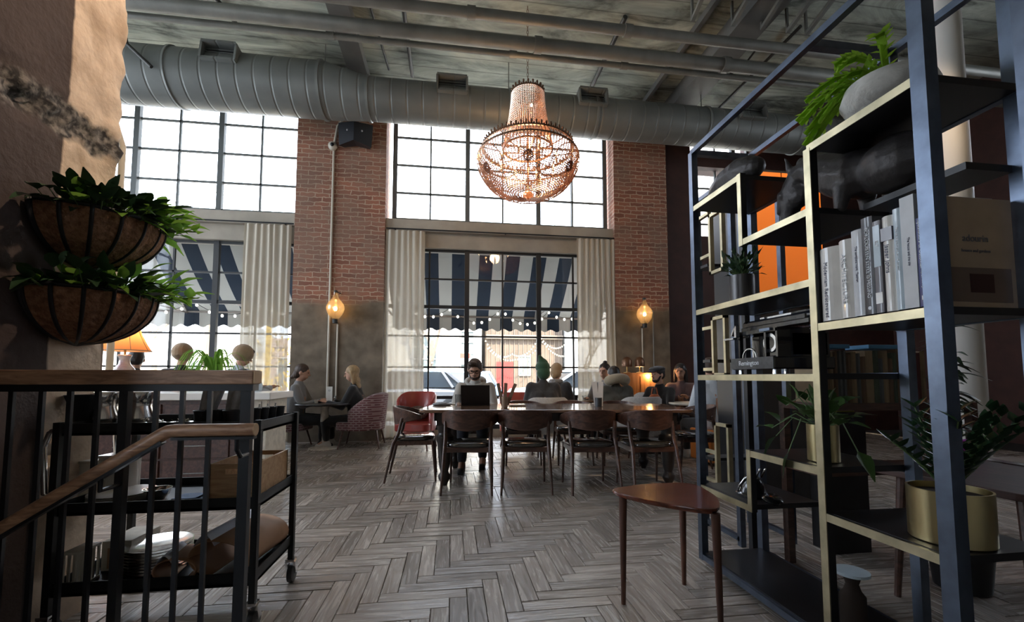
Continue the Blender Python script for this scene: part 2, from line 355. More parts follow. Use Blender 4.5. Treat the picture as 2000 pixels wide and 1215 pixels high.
def window(nm, x0, x1, z0, z1, thick, thin, hthin, hthick=(), m='window_steel', y=8.08, tk=.085, tn=.03):
    fr = MB(); d = .06
    for x in (x0, x1): fr.box(x-.04, y-d/2, z0, x+.04, y+d/2, z1)
    for z in (z0, z1): fr.box(x0, y-d/2, z-.04, x1, y+d/2, z+.04)
    for x in thick: fr.box(x-tk/2, y-d/2-.02, z0, x+tk/2, y+d/2, z1)
    for x in thin: fr.box(x-tn/2, y-.02, z0, x+tn/2, y+.02, z1)
    for z in hthin: fr.box(x0, y-.02, z-tn/2, x1, y+.02, z+tn/2)
    for z in hthick: fr.box(x0, y-.035, z-.03, x1, y+.035, z+.03)
    o = struct(fr.build(nm, m)); MB().box(x0, y-.004, z0, x1, y+.004, z1).build('window_pane', 'window_glass', o)
    portal(x0, x1, z0, z1, y+.12)
    return o
zr = [4.48, 5.04, 5.60]     # glazing bars of the upper windows
window('window_1', -6.9, P1[0], 3.98, 6.2, (-5.40, -4.05), (-6.1, -4.73, -3.39), [4.50, 5.03, 5.56], m='window_steel_pale')
window('window_2', P1[1]+.12, P2[0]-.08, 3.98, 6.2, (.27, 1.63), (-.42, .94, 2.31), [4.50, 5.03, 5.56], m='window_steel_pale')
window('window_3', 4.72, 6.1, 3.9, 6.2, (5.75,), (4.95, 5.35), [4.2, 4.6, 4.95, 5.7], m='window_steel_pale')
window('window_4', -6.9, P1[0], .18, LT, (-4.05,), (-4.73, -5.5, -3.39), [1.27, 1.84, 2.90], (2.38, .72))
window('window_5', P1[1], P2[0], .18, LT, (.27, 1.63), (-.42, .94, 2.31), [1.27, 1.84, 2.90], (2.38, .72))
# ================================================================ ceiling
struct(MB().box(-8, -3, ZT, 9.5, 8.3, ZT+.25).build('ceiling', 'board_concrete'))
wr = MB()
for (y0, y1, z0, z1) in ((-3, 1.8, 0, ZT), (4.9, 8.3, 0, ZT), (1.8, 4.9, 0, 3.4), (1.8, 4.9, 4.9, ZT)): wr.box(9.2, y0, z0, 9.5, y1, z1)
struct(wr.build('wall_right', 'red_wall'))
fr = MB()
for k in range(5): y = 1.8+3.1*k/4; fr.box(9.3, y-.02, 3.4, 9.36, y+.02, 4.9)
for k in range(4): z = 3.4+1.5*k/3; fr.box(9.3, 1.8, z-.02, 9.36, 4.9, z+.02)
o = struct(fr.build('window_10', 'window_steel')); MB().box(9.326, 1.8, 3.4, 9.334, 4.9, 4.9).build('window_pane', 'window_glass', o)  # unseen window, added to brighten the rough column
p = portal(1.8, 4.9, 3.4, 4.9); p.location = (9.5, 3.35, 4.15); p.rotation_euler = Vector((-1, 0, 0)).to_track_quat('-Z', 'Z').to_euler()
wl = MB()      # side street wall with tall windows, hidden behind the rough column
for (y0, y1, z0, z1) in ((-3, 2.4, 0, ZT), (4.6, 5.1, 0, ZT), (7.3, 8.3, 0, ZT), (2.4, 7.3, 0, 1.4), (2.4, 7.3, 6.1, ZT)): wl.box(-8.2, y0, z0, -8, y1, z1)
struct(wl.build('wall_left', 'plaster'))
for y0, y1 in ((2.4, 4.6), (5.1, 7.3)):
    fr = MB()
    for k in range(4): y = y0+(y1-y0)*k/3; fr.box(-8.13, y-.02, 1.4, -8.07, y+.02, 6.1)
    for k in range(7): z = 1.4+4.7*k/6; fr.box(-8.13, y0, z-.02, -8.07, y1, z+.02)
    o = struct(fr.build('window_8' if y0 < 3 else 'window_9', 'window_steel')); MB().box(-8.104, y0, 1.4, -8.096, y1, 6.1).build('window_pane', 'window_glass', o)
    p = portal(y0, y1, 1.4, 6.1); p.location = (-8.25, (y0+y1)/2, 3.75); p.rotation_euler = (0, -PI/2, 0); p.rotation_euler = Vector((1, 0, 0)).to_track_quat('-Z', 'Z').to_euler()
# wall behind the camera, with an unseen opening added so daylight falls on the near side of the room
bw = MB(); bw.box(-8, -3.2, 0, 9.5, -3, 1.0); bw.box(-8, -3.2, 4.2, 9.5, -3, ZT)
for x0, x1 in ((-8, -6.4), (-4.4, 9.5)): bw.box(x0, -3.2, 1.0, x1, -3, 4.2)
struct(bw.build('wall_back', 'plaster'))
for i, (x0, x1) in enumerate(((-6.4, -4.4),)): 
    o = window('window_%d' % (6+i), x0, x1, 1.0, 4.2, ((x0+x1)/2,), (), [2., 3.], y=-3.1)
for o in bpy.data.objects:
    if o.type == 'LIGHT' and o.data.type == 'AREA' and o.location.y < -2: o.location.y = -3.25; o.rotation_euler = (PI/2, 0, 0)
# beams and services under the ceiling
cc = MATS['board_concrete']
struct(MB().box(-1.75, 0, 6.17, -1.45, 8, ZT).build('beam', 'duct_metal'))
struct(MB().box(4.0, 0, 6.10, 4.45, 8, ZT).box(3.55, 0, 6.25, 3.62, 8, ZT).build('beam', 'duct_metal'))
# ================================================================ the street outside
mat('asphalt', (.30, .29, .27), .8, noise=(3, .2)); mat('sidewalk', (.42, .41, .39), .85, noise=(2, .15))
mat('render_white', (.80, .77, .70), .8, noise=(1, .06)); mat('facade_brown', (.13, .10, .078), .85, noise=(1.2, .35), bump=(3, .4))
mat('facade_glass', (.14, .17, .17), .15, spec=.8); mat('sash_white', (.75, .75, .72), .6); mat('door_red', (.13, .02, .016), .5)
mat('garage_pink', (.55, .42, .36), .8); mat('siding_white', (.82, .82, .80), .8); mat('house_grey', (.40, .42, .42), .8); mat('bark', (.17, .14, .11), .9)
mat('pole_metal', (.35, .34, .30), .5, .4); mat('yellow_leaf', (.75, .50, .06), .7); mat('roof_grey', (.30, .30, .31), .8); mat('sign_red', (.6, .07, .05), .5)
mat('awning_arm', (.30, .27, .25), .5, .5); mat('rubber', (.02, .02, .02), .7); mat('alloy', (.5, .5, .5), .3, .8)
mat('car_paint_silver', (.42, .45, .48), .25, .5, coat=1); mat('car_paint_blue', (.16, .30, .52), .25, .4, coat=1); mat('car_paint_white', (.80, .80, .78), .3, .1, coat=1)
mat('car_glass', (.03, .04, .05), .05, spec=1); mat('tail_light', (.55, .03, .03), .2)
struct(MB().box(-40, 11.4, -.20, 45, 19.5, -.16).build('road', 'asphalt'))
struct(MB().box(-40, 8.3, -.3, 45, 11.4, -.03).box(-40, 19.5, -.3, 45, 60, -.03).build('sidewalk', 'sidewalk'))
def facade(name, label, x0, x1, y, h, m, wins, extra=None, group=None, d=5):
    t = thing(name, label, 'building', ((x0+x1)/2, y, 0), group=group); ox = (x0+x1)/2
    MB().box(x0-ox, 0, -.03, x1-ox, d, h).build('wall', m, t)
    MB().box(x0-ox-.1, -.15, h-.35, x1-ox+.1, d, h+.1).build('cornice', m, t)
    for (a, b, z0, z1, nx, nz) in wins:
        g = MB().box(a-ox, -.03, z0, b-ox, .02, z1).build('window', 'facade_glass', t)
        f = MB(); e = .05
        for k in range(nx+1): x = a-ox+(b-a)*k/nx; f.box(x-e/2, -.08, z0, x+e/2, -.03, z1)
        for k in range(nz+1): z = z0+(z1-z0)*k/nz; f.box(a-ox, -.08, z-e/2, b-ox, -.03, z+e/2)
        f.build('sash', 'sash_white', g)
    return t
f1 = facade('shop_building', 'white rendered building across the street with tall paned windows, behind the man at the laptop', -5.5, 1.5, 22, 9, 'render_white',
       [(-1.9, -.75, .2, 3.2, 3, 5), (-4.8, -3.6, .2, 3.2, 3, 5), (.45, 1.1, 1.2, 3.4, 2, 4), (-4.8, -3.6, 5, 7.4, 3, 4), (-1.9, -.75, 5, 7.4, 3, 4)])
MB().box(.40, -.12, 1.75, .95, -.06, 2.3).build('notice_board', 'sash_white', f1, loc=(2.0, 0, 0)); MB().box(2.42, -.14, 2.05, 2.93, -.11, 2.3).build('notice', 'sign_red', f1)
f2 = facade('brown_building', 'low brown timber fronted building across the street with a red door, strung with small lights', 1.75, 5.85, 22.6, 4.4, 'facade_brown',
       [(3.5, 4.1, 1.2, 2.2, 1, 1)])
MB().box(-1.5, -.06, -.03, -.6, 0, 1.9).build('door', 'door_red', f2)
b = MB()
for k in range(17): x = -2.0+k*.24; b.box(x, -.05, 0, x+.03, -.01, 3.9)
b.box(-2.04, -.25, 3.1, 2.04, .0, 3.3).build('batten', 'bark', f2)

s1 = facade('apartment_block', 'white sided apartment block with grey sash windows seen in the upper middle window', 6.0, 12.0, 21, 21, 'siding_white',
       [(7.85, 9.25, z, z+2.0, 1, 2) for z in (6.5, 10.05, 13.6)]+[(9.6, 10.6, .8, 2.8, 2, 2)], d=4)
MB().box(-3.0, -.1, 3, -2.6, .3, 20.5).build('corner_board', 'siding_white', s1)
MB().box(-2.1, -.12, 3, -1.95, -.02, 20.5).build('downpipe', 'house_grey', s1)
facade('apartment_block', 'pale block with a single grey window seen in the upper far right window', 12.3, 18.5, 21, 19, 'siding_white', [(13.5, 15.2, 9.8, 12.1, 2, 2)], d=4)
h = thing('gabled_house', 'pale green house with a pointed gable beyond the left window', 'building', (-13.0, 26, 0))
MB().box(-3, 0, -.03, 3, 5, 2.6).build('wall', 'render_white', h)
MB().add([(-3.3, -.2, 2.5), (3.3, -.2, 2.5), (0, -.2, 4.6), (-3.3, 5, 2.5), (3.3, 5, 2.5), (0, 5, 4.6)], [(0, 1, 2), (3, 5, 4), (0, 2, 5, 3), (1, 4, 5, 2), (0, 3, 4, 1)]).build('gable_roof', 'house_grey', h)
g = MB().box(-1.2, -.05, .9, -.2, 0, 2).build('window', 'facade_glass', h)
facade('left_building', 'low white garage building at the left end of the street', -24, -17, 24, 3.6, 'render_white', [(-20.6, -19.2, .8, 2.2, 2, 2)])
facade('garage_building', 'low pinkish building between the gabled house and the white shop', -9.3, -6.2, 24, 3.0, 'garage_pink', [(-8.9, -7.6, .6, 2.1, 2, 1)])
def bare_tree(loc, h, seed, label, n=3):
    R = random.Random(seed); t = MB()
    def br(p, d, L, r, k):
        q = p+d*L; t.tube([p, (p+q)/2+Vector((R.uniform(-.06, .06), R.uniform(-.06, .06), 0))*L, q], [r, r*.85, r*.65], 5, cap=False)
        if k == 0: return
        for _ in range(n if k > 1 else 4):
            e = Vector((R.uniform(-.7, .7), R.uniform(-.6, .6), R.uniform(.3, 1))).normalized()
            br(p+d*L*R.uniform(.55, 1), (d*.7+e*.7).normalized(), L*R.uniform(.5, .78), r*.6, k-1)
    br(Vector((0, 0, 0)), Vector((0, 0, 1)), h*.38, h*.016, 4)
    return tag(t.build('bare_tree', 'bark', loc=loc), label, 'tree', 'bare trees along the street')
bare_tree((-10.2, 19.9, -.04), 9.5, 3, 'bare street tree with thin branches, centre of the upper left window')
bare_tree((-12.6, 20.4, -.04), 8.0, 5, 'bare street tree with thin branches at the left edge of the upper left window')
bare_tree((-.9, 20.6, -.04), 7.5, 8, 'bare street tree low at the left of the upper middle window')
bare_tree((6.2, 19.8, -.04), 4.6, 12, 'small bare tree in front of the brown building, right of the middle window')
lt = thing('street_lamp', 'street lamp with a bent arm seen low in the upper left window', 'street lamp', (-8.0, 18.6, -.16))
MB().tube([(0, 0, 0), (0, 0, 8.3)], .08, 8).build('pole', 'pole_metal', lt)
MB().tube([(0, 0, 7.2), (-1.4, -.2, 8.0)], .035, 6).tube([(0, 0, 8.2), (-1.7, -.2, 8.75)], .05, 6).build('arm', 'pole_metal', lt)
MB().ball((-1.8, -.2, 8.7), (.28, .14, .08)).build('lamp_head', 'pole_metal', lt)
tag(MB().tube([(-7.05, 18.0, -.1), (-7.05, 18.0, 3.2)], .11, 8).build('utility_pole', 'yellow_leaf'), 'yellow painted post by the road, mid left window', 'pole')
def shrub(loc, r, seed, m, label, n=260, L=.22):
    R = random.Random(seed); b = MB()
    for _ in range(n):
        d = Vector((R.gauss(0, 1), R.gauss(0, 1), R.gauss(0, 1))).normalized(); p = d*r*R.uniform(.4, 1); p.z *= 1.1
        b.leaf(p+Vector((0, 0, r*1.1)), (d+Vector((0, 0, R.uniform(-.3, .5)))), L, L*.6, seg=2)
    o = thing('autumn_tree', label, 'tree', loc); b.build('foliage', m, o); MB().tube([(0, 0, 0), (0, 0, r)], .06, 6).build('trunk', 'bark', o); return o
shrub((-5.9, 15.8, -.0), 1.2, 4, 'yellow_leaf', 'small tree with yellow leaves beside the left curtain')
# ---- cars
def car(name, label, loc, rz, paint, hatch=False):
    t = thing(name, label, 'car', loc, rz)
    rows = []   # (x, zlow, zhigh, halfwidth)
    prof = [(-2.25, .45, .75, .70), (-2.1, .32, .92, .82), (-1.2, .25, .98, .88), (-.6, .25, 1.0, .89), (.8, .25, 1.0, .89), (1.7, .27, 1.02 if hatch else .98, .86), (2.1, .35, .98 if hatch else .95, .80), (2.25, .45, .80, .72)]
    b = MB(); n = 10
    for (x, z0, z1, w_) in prof:
        for k in range(n):
            a = 2*PI*k/n+PI/n; c, s_ = math.cos(a), math.sin(a)
            b.v.append((x, w_*math.copysign(abs(c)**.35, c), (z0+z1)/2+(z1-z0)/2*math.copysign(abs(s_)**.5, s_)))
    for i in range(len(prof)-1):
        for k in range(n): b.f.append((i*n+k, i*n+(k+1) % n, (i+1)*n+(k+1) % n, (i+1)*n+k))
    b.f.append(tuple(reversed(range(n)))); b.f.append(tuple((len(prof)-1)*n+k for k in range(n)))
    b.build('body', paint, t, smooth=True, auto=40)
    rear = 2.05 if hatch else 1.75
    base = [(-1.15, .96), (rear, .96)]; top = [(-.35, 1.42), (rear-.55 if not hatch else rear-.25, 1.40 if not hatch else 1.44)]
    def cab(s_, w0, w1, za, zb):
        p = []
        for (x, z) in (base[0], base[1], top[1], top[0]):
            zz = z
            ww = w0 if z < 1 else w1
            cx = (base[0][0]+base[1][0])/2
            p.append((cx+(x-cx)*s_, ww, zz))
        return [(x, -w, z) for x, w, z in p]+p
    F = [(0, 1, 2, 3), (7, 6, 5, 4), (1, 5, 6, 2), (0, 3, 7, 4), (3, 2, 6, 7)]
    MB().add(cab(1., .80, .62, 0, 0), F).build('window_glass', 'car_glass', t)
    r = MB(); r.add([(x, y*1.02, z+(.02 if z > 1.2 else -.06)) for x, y, z in [(top[0][0]-.05, -.63, 1.40), (top[1][0]+.05, -.63, 1.40), (top[1][0], -.6, 1.46), (top[0][0], -.6, 1.46), (top[0][0]-.05, .63, 1.40), (top[1][0]+.05, .63, 1.40), (top[1][0], .6, 1.46), (top[0][0], .6, 1.46)]], [(0, 1, 2, 3), (7, 6, 5, 4), (3, 2, 6, 7), (0, 3, 7, 4), (1, 5, 6, 2), (0, 4, 5, 1)])
    for sy in (-1, 1):
        for (xb, xt) in ((-1.15, -.35), (.25, .2), (rear-.35, top[1][0]-.12), (rear, top[1][0])): r.bar((xb, sy*.82, .95), (xt, sy*.64, 1.42), .07, .05, up=(0, 1, 0))
    r.build('roof', paint, t)
    for x in (-1.4, 1.35):
        for y in (-.80, .80):
            wv = MB().lathe([(.0, -.1), (.28, -.1), (.33, -.06), (.33, .06), (.28, .1), (.0, .1)], n=18, M=Matrix.Rotation(PI/2, 3, 'X')).build('wheel', 'rubber', t, smooth=True, auto=40, loc=(x, y, .33))
            MB().lathe([(0, -.115), (.2, -.11), (.21, -.09), (.21, .09), (.2, .11), (0, .115)], n=12, M=Matrix.Rotation(PI/2, 3, 'X')).build('hub_cap', 'alloy', wv)
    for y in (-.66, .66): MB().ball((2.16, y, .84), (.09, .16, .09)).build('tail_light', 'tail_light', t)
    return t
car('sedan_car', 'silver sedan parked outside, left behind the glass of the middle window', (-1.35, 13.6, -.16), 0, 'car_paint_silver')
car('hatchback_car', 'light blue hatchback with red tail light, outside behind the man at the laptop', (-.35, 17.2, -.16), 0, 'car_paint_blue', True)
car('sedan_car', 'white car low outside, between the hatchback and the right curtain', (4.0, 13.4, -.16), .05, 'car_paint_white')
car('hatchback_car', 'blue hatchback parked at the right edge of the middle window', (6.3, 17.0, -.16), 0, 'car_paint_blue', True)
# ---- striped awning
def awning_mat():
    m = bpy.data.materials.new('striped_canvas'); t, N, L = nt(m); N.remove(N['Principled BSDF']); out = N['Material Output']
    g = N.new('ShaderNodeNewGeometry'); sp = N.new('ShaderNodeSeparateXYZ'); L.new(g.outputs['Position'], sp.inputs[0])
    a = N.new('ShaderNodeMath'); a.operation = 'ADD'; a.inputs[1].default_value = .28+5.5; L.new(sp.outputs[0], a.inputs[0])
    md = N.new('ShaderNodeMath'); md.operation = 'MODULO'; md.inputs[1].default_value = .55; L.new(a.outputs[0], md.inputs[0])
    gt = N.new('ShaderNodeMath'); gt.operation = 'LESS_THAN'; gt.inputs[1].default_value = .27; L.new(md.outputs[0], gt.inputs[0])
    c = N.new('ShaderNodeMix'); c.data_type = 'RGBA'; L.new(gt.outputs[0], c.inputs[0]); c.inputs[6].default_value = (.036, .052, .078, 1); c.inputs[7].default_value = (.50, .50, .47, 1)
    d = N.new('ShaderNodeBsdfDiffuse'); q = N.new('ShaderNodeBsdfTranslucent'); mx = N.new('ShaderNodeMixShader'); mx.inputs[0].default_value = .12
    L.new(c.outputs[2], d.inputs[0]); L.new(c.outputs[2], q.inputs[0]); L.new(d.outputs[0], mx.inputs[1]); L.new(q.outputs[0], mx.inputs[2]); L.new(mx.outputs[0], out.inputs[0]); MATS['striped_canvas'] = m
awning_mat()
def awning(x0, x1, label):
    t = thing('window_awning', label, 'awning', (0, 8.34, 3.9), group='striped awnings over the street windows')
    n = 60
    MB().grid(lambda u, v: (x0+(x1-x0)*u, 1.5*v, -1.42*v-.10*math.sin(PI*v)), n, 8).build('canopy', 'striped_canvas', t, solid=.006)
    MB().grid(lambda u, v: (x0+(x1-x0)*u, 1.5+.02*math.sin(u*(x1-x0)/.55*2*PI)*v, -1.42-.32*v+.03*v*math.cos(u*(x1-x0)/.275*2*PI)), int((x1-x0)*22), 2).build('valance', 'striped_canvas', t, solid=.006)
    for x in (x0+.02, (2*x0+x1)/3, (x0+2*x1)/3, x1-.02):
        MB().bar((x, 0.0, -.03), (x, 1.5, -1.47), .03).bar((x, .0, -1.45), (x, 1.5, -1.47), .025).build('rib', 'awning_arm', t)
    MB().bar((x0, 1.5, -1.45), (x1, 1.5, -1.45), .035).build('front_bar', 'awning_arm', t)
    return t
awning(-6.95, -2.5, 'navy and white striped awning outside the left window')
awning(-1.3, 3.5, 'navy and white striped awning outside the middle window')
mat('bulb_glow', (1, .9, .7), .4, emit=((1, .80, .5), 14)); mat('bulb_day', (.9, .9, .86), .3, emit=((1, .93, .8), 2.5)); mat('black_wire', (.015, .015, .015), .6)
def string_lights(label, pts, nb, sag, r, m):
    t = thing('string_light', label, 'string lights', pts[0], group=None); o = Vector(pts[0]); path = []
    for a, b_ in zip(pts, pts[1:]):
        a, b_ = Vector(a), Vector(b_)
        for k in range(12): u = k/12; path.append(a.lerp(b_, u)-o+Vector((0, 0, -sag*4*u*(1-u))))
    path.append(Vector(pts[-1])-o); MB().tube(path, .006, 4).build('cable', 'black_wire', t)
    for i in range(nb):
        q = (i+.5)/nb*(len(path)-1); k = int(q); p = path[k].lerp(path[k+1], q-k)
        MB().ball((0, 0, 0), (r, r, r*1.2), 8, 6).build('bulb', m, t, loc=p+Vector((0, 0, -r*1.2)))
string_lights('string of white bulbs looped under the awning of the middle window', [(-1.2, 9.3, 2.85), (-.05, 9.7, 2.62), (1.1, 9.6, 2.62), (2.2, 9.7, 2.6), (3.3, 9.4, 2.9)], 26, .30, .028, 'bulb_day')
string_lights('string of white bulbs looped under the awning of the left window', [(-6.6, 9.4, 2.7), (-5.2, 9.6, 2.62), (-3.9, 9.6, 2.62), (-2.7, 9.5, 2.75)], 16, .25, .028, 'bulb_day')
string_lights('warm fairy lights strung across the front of the brown building', [(1.6, 21.4, 3.0), (3.0, 21.6, 2.3), (4.4, 21.5, 3.2), (5.8, 21.4, 2.9)], 40, .45, .028, 'bulb_glow')
string_lights('lower row of warm fairy lights on the brown building', [(1.7, 21.2, 2.6), (3.1, 21.3, 2.0), (4.5, 21.2, 2.9), (5.7, 21.3, 2.2)], 34, .25, .028, 'bulb_glow')
# ================================================================ duct, pipes, chandelier, curtains, wall lamps
mat('duct_grey', (.16, .17, .16), .5, .2, noise=(1.5, .25)); mat('vent_dark', (.02, .02, .022), .6, .2)
mat('pipe_grey', (.20, .20, .18), .5, .3, noise=(4, .25)); mat('pipe_cream', (.50, .46, .38), .5)
def duct_mat():
    m = MATS['duct_grey']; t, N, L = nt(m); b = N['Principled BSDF']
    g = N.new('ShaderNodeNewGeometry'); wv = N.new('ShaderNodeTexWave'); wv.bands_direction = 'X'; wv.inputs['Scale'].default_value = 1.3
    L.new(g.outputs['Position'], wv.inputs['Vector']); rr = N.new('ShaderNodeMapRange'); rr.inputs['From Max'].default_value = .06; L.new(wv.outputs['Fac'], rr.inputs[0])
    bp = N.new('ShaderNodeBump'); bp.inputs['Strength'].default_value = .5; bp.inputs['Distance'].default_value = .02; L.new(rr.outputs[0], bp.inputs['Height']); L.new(bp.outputs[0], b.inputs['Normal'])
duct_mat()
du = thing('air_duct', 'large round grey air duct running along the windows under the ceiling', 'duct', (0, 6.9, 5.5))
def dxyz(x, z): return (x, 0, z)
MB().tube([(-7.9, 0, .07), (-2.0, 0, .07), (-1.35, 0, .0), (9.1, 0, 0)], [.41, .41, .32, .32], 40).build('duct_pipe', 'duct_grey', du, smooth=True, auto=50)
for x, r in ((-5.9, .41), (-4.1, .41), (-2.02, .41), (-1.33, .32), (.9, .32), (2.35, .32), (4.35, .32), (6.2, .32)):
    MB().lathe([(r-.01, -.025), (r+.018, -.02), (r+.018, .02), (r-.01, .025)], n=40, M=Matrix.Rotation(PI/2, 3, 'Y')).build('duct_ring', 'duct_grey', du, smooth=True, auto=50, loc=(x, 0, .07 if r > .35 else 0))
for x, r in ((-3.35, .42), (-.03, .33), (2.25, .33), (5.1, .33)):
    v = MB(); a = math.radians(28); M = Matrix.Rotation(a, 3, 'X')
    zc = .07 if r > .4 else 0; c = Vector((x, -math.cos(a)*(r-.02), zc+math.sin(a)*r))
    M = Matrix.Rotation(-math.radians(8), 3, 'X')
    c = Vector((x, -r*.9, zc+r*.42))
    W, H, D = .46, .26, .16
    v.obox(c+Vector((0, 0, H/2)), (W, D, .03), M).obox(c-Vector((0, 0, H/2)), (W, D+.02, .035), M).obox(c+Vector((W/2, 0, 0)), (.03, D, H), M).obox(c-Vector((W/2, 0, 0)), (.03, D, H), M)
    for k in range(5): v.obox(c+Vector((0, .02, -H/2+H*(k+.8)/6)), (W-.03, .02, .012), M)
    vo = v.build('vent_grille', 'duct_grey', du); MB().obox(c+Vector((0, .05, 0)), (W-.02, .02, H-.02), M).build('vent_opening', 'vent_dark', vo)
for x in (-5.9, -2.02, .9, 4.35): MB().tube([(x, 0, .3), (x, 0, .84)], .008, 6).build('hanger', 'pipe_grey', du)
def pipe(label, pts, r, m='pipe_grey', name='ceiling_pipe', joints=(), group='pipes under the ceiling', n=12):
    o = Vector(pts[0]); p = MB().tube([Vector(q)-o for q in pts], r, n).build(name, m, smooth=True, auto=60, loc=o)
    tag(p, label, 'pipe', group)
    for q in joints: MB().tube([Vector(q)-o-Vector((.05, 0, 0)), Vector(q)-o+Vector((.05, 0, 0))], r*1.22, n).build('pipe_coupling', m, p, smooth=True, auto=60)
    return p
pipe('thickest grey pipe under the ceiling, middle of the three running across', [(-7.9, 5.42, 5.50), (9.1, 5.42, 5.50)], .085, joints=[(1.1, 5.42, 5.5), (3.8, 5.42, 5.5)])
pipe('thin grey pipe nearest the duct, lowest of the three running across', [(-7.9, 5.66, 5.52), (9.1, 5.66, 5.52)], .04, joints=[(-1.6, 5.66, 5.52), (.8, 5.66, 5.52), (2.4, 5.66, 5.52)])
pipe('grey pipe nearest the camera, highest in view of those running across', [(-7.9, 5.05, 5.52), (9.1, 5.05, 5.52)], .065, joints=[(2.2, 5.05, 5.52), (.2, 5.05, 5.52)])
mat('pipe_dark', (.035, .035, .033), .5, .3)
pipe('thin dark conduit on the ceiling left of the chandelier', [(-.72, 2.5, 6.3), (-.72, 7.4, 6.3)], .03, 'pipe_dark')
pipe('slim black cable line on the ceiling between the big beam and the thin conduit', [(-1.2, 2.5, 6.31), (-1.2, 5.8, 6.31), (-1.1, 7.3, 6.31)], .018, 'pipe_dark')
pipe('bent black conduit above the left part of the duct', [(-4.55, 4.5, 6.3), (-4.3, 5.6, 6.3), (-4.55, 6.3, 6.2), (-4.5, 6.42, 5.7), (-4.2, 6.46, 5.42)], .025, 'pipe_dark')
pipe('black conduit running to the left duct vent', [(-3.6, 4.0, 6.3), (-3.2, 6.6, 6.3)], .03, 'pipe_dark')
pipe('dark conduit at the far left of the ceiling', [(-6.3, 5.2, 6.28), (-5.6, 6.9, 6.28)], .04, 'pipe_dark')
pipe('leftmost dark conduit on the ceiling, beside the rough column', [(-6.8, 5.2, 6.28), (-6.1, 6.4, 6.28), (-7.2, 6.4, 6.28)], .04, 'pipe_dark')
pipe('dark conduit on the ceiling right of the chandelier', [(2.45, 5.7, 6.3), (2.45, 7.4, 6.3)], .035, 'pipe_dark')
pipe('thin dark conduit on the ceiling right of the wide beam', [(5.1, 5.5, 6.3), (5.1, 7.6, 6.3)], .025, 'pipe_dark')
pipe('curved black cable between the wide beam and the thin conduit', [(4.75, 5.9, 6.3), (4.8, 6.4, 6.28), (4.6, 6.7, 6.28), (4.45, 6.72, 6.28)], .016, 'pipe_dark')
# hangers across at the top right: a ladder of metal channels
for i, (x, y0) in enumerate(((2.9, 3.6), (3.5, 3.4), (3.95, 3.6), (4.35, 3.5), (4.65, 3.7))):
    tag(MB().bar((x, y0, 6.0), (x+.35, 5.3, 6.0), .05).bar((x+.35, 5.3, 6.0), (x+.35, 5.3, 6.35), .03).bar((x, y0, 6.0), (x, y0, 6.35), .03).build('ceiling_strut', 'pipe_grey'),
        ['leftmost metal strut above the pipes at top right', 'second metal strut from the left above the pipes', 'middle metal strut of the five above the pipes', 'fourth metal strut above the pipes, near the bookcase', 'metal strut above the pipes nearest the bookcase'][i], 'strut', 'metal struts at the top right')
pc = pipe('pale vertical conduit beside the rough column at the left', [(-2.02, 2.75, 6.3), (-2.02, 2.75, 2.75), (-1.95, 2.8, 2.45), (-1.95, 2.8, 1.1)], .017, 'pipe_cream', 'wall_conduit', group='pale conduits on the walls')
# ---- chandelier
mat('aged_brass', (.16, .085, .05), .4, .7); mat('filament', (1, .8, .5), .4, emit=((1, .62, .28), 60)); mat('candle_sleeve', (.7, .5, .35), .5)
def crystal_mat(nm, gc, qc, am, tm):
    m = bpy.data.materials.new(nm); t, N, L = nt(m); N.remove(N['Principled BSDF']); out = N['Material Output']
    g = N.new('ShaderNodeBsdfGlossy'); g.inputs[0].default_value = (*gc, 1); g.inputs['Roughness'].default_value = .2
    q = N.new('ShaderNodeBsdfTranslucent'); q.inputs[0].default_value = (*qc, 1); d = N.new('ShaderNodeBsdfTransparent'); d.inputs[0].default_value = (.95, .75, .66, 1)
    a = N.new('ShaderNodeMixShader'); a.inputs[0].default_value = am; L.new(g.outputs[0], a.inputs[1]); L.new(q.outputs[0], a.inputs[2])
    b = N.new('ShaderNodeMixShader'); b.inputs[0].default_value = tm; L.new(a.outputs[0], b.inputs[1]); L.new(d.outputs[0], b.inputs[2]); L.new(b.outputs[0], out.inputs[0]); MATS[nm] = m
crystal_mat('crystal', (.95, .72, .55), (.75, .42, .24), .5, .12); crystal_mat('crystal_backlit', (.88, .66, .52), (.36, .19, .12), .5, .10); mat('amber_bead', (.20, .075, .04), .2, .3)  # same beads; bowl copy is darker, its backlit shade put into the colour
ch = thing('chandelier', 'large crystal bead chandelier with glowing bulbs hanging over the long table', 'chandelier', (*atY(1031, 250, 5.75)[:2], 3.56))
def bead(b, p, r):
    x, y, z = p; o = len(b.v)
    b.v += [(x, y, z+r*1.25), (x+r, y, z), (x, y+r, z), (x-r, y, z), (x, y-r, z), (x, y, z-r*1.25)]
    b.f += [(o, o+1, o+2), (o, o+2, o+3), (o, o+3, o+4), (o, o+4, o+1), (o+5, o+2, o+1), (o+5, o+3, o+2), (o+5, o+4, o+3), (o+5, o+1, o+4)]
def strand(b, fn, L, r, st):
    n = max(2, int(L/st))
    for k in range(n+1): bead(b, fn(k/n), r)
ZR, RR = .66, .62
nb = MB()
for k in range(60):
    a = 2*PI*k/60
    def f(t, a=a): r = .225+(.345-.225)*t**1.5; return (r*math.cos(a), r*math.sin(a), 1.46-(1.46-ZR-.04)*t)
    strand(nb, f, .8, .0115, .027)
nb.build('neck_strands', 'crystal', ch); 
bb = MB()
def bowl(u):      # u 0 rim -> 1 bottom
    a = u*PI/2; r = .69*math.cos(a)**.72 if u < .999 else .0; return r, .52*(1-math.sin(a)**1.25)
for k in range(100):
    a = 2*PI*k/100
    def f(t, a=a): r, z = bowl(t*.93); return (r*math.cos(a), r*math.sin(a), z+.03)
    strand(bb, f, .95, .0115, .029)
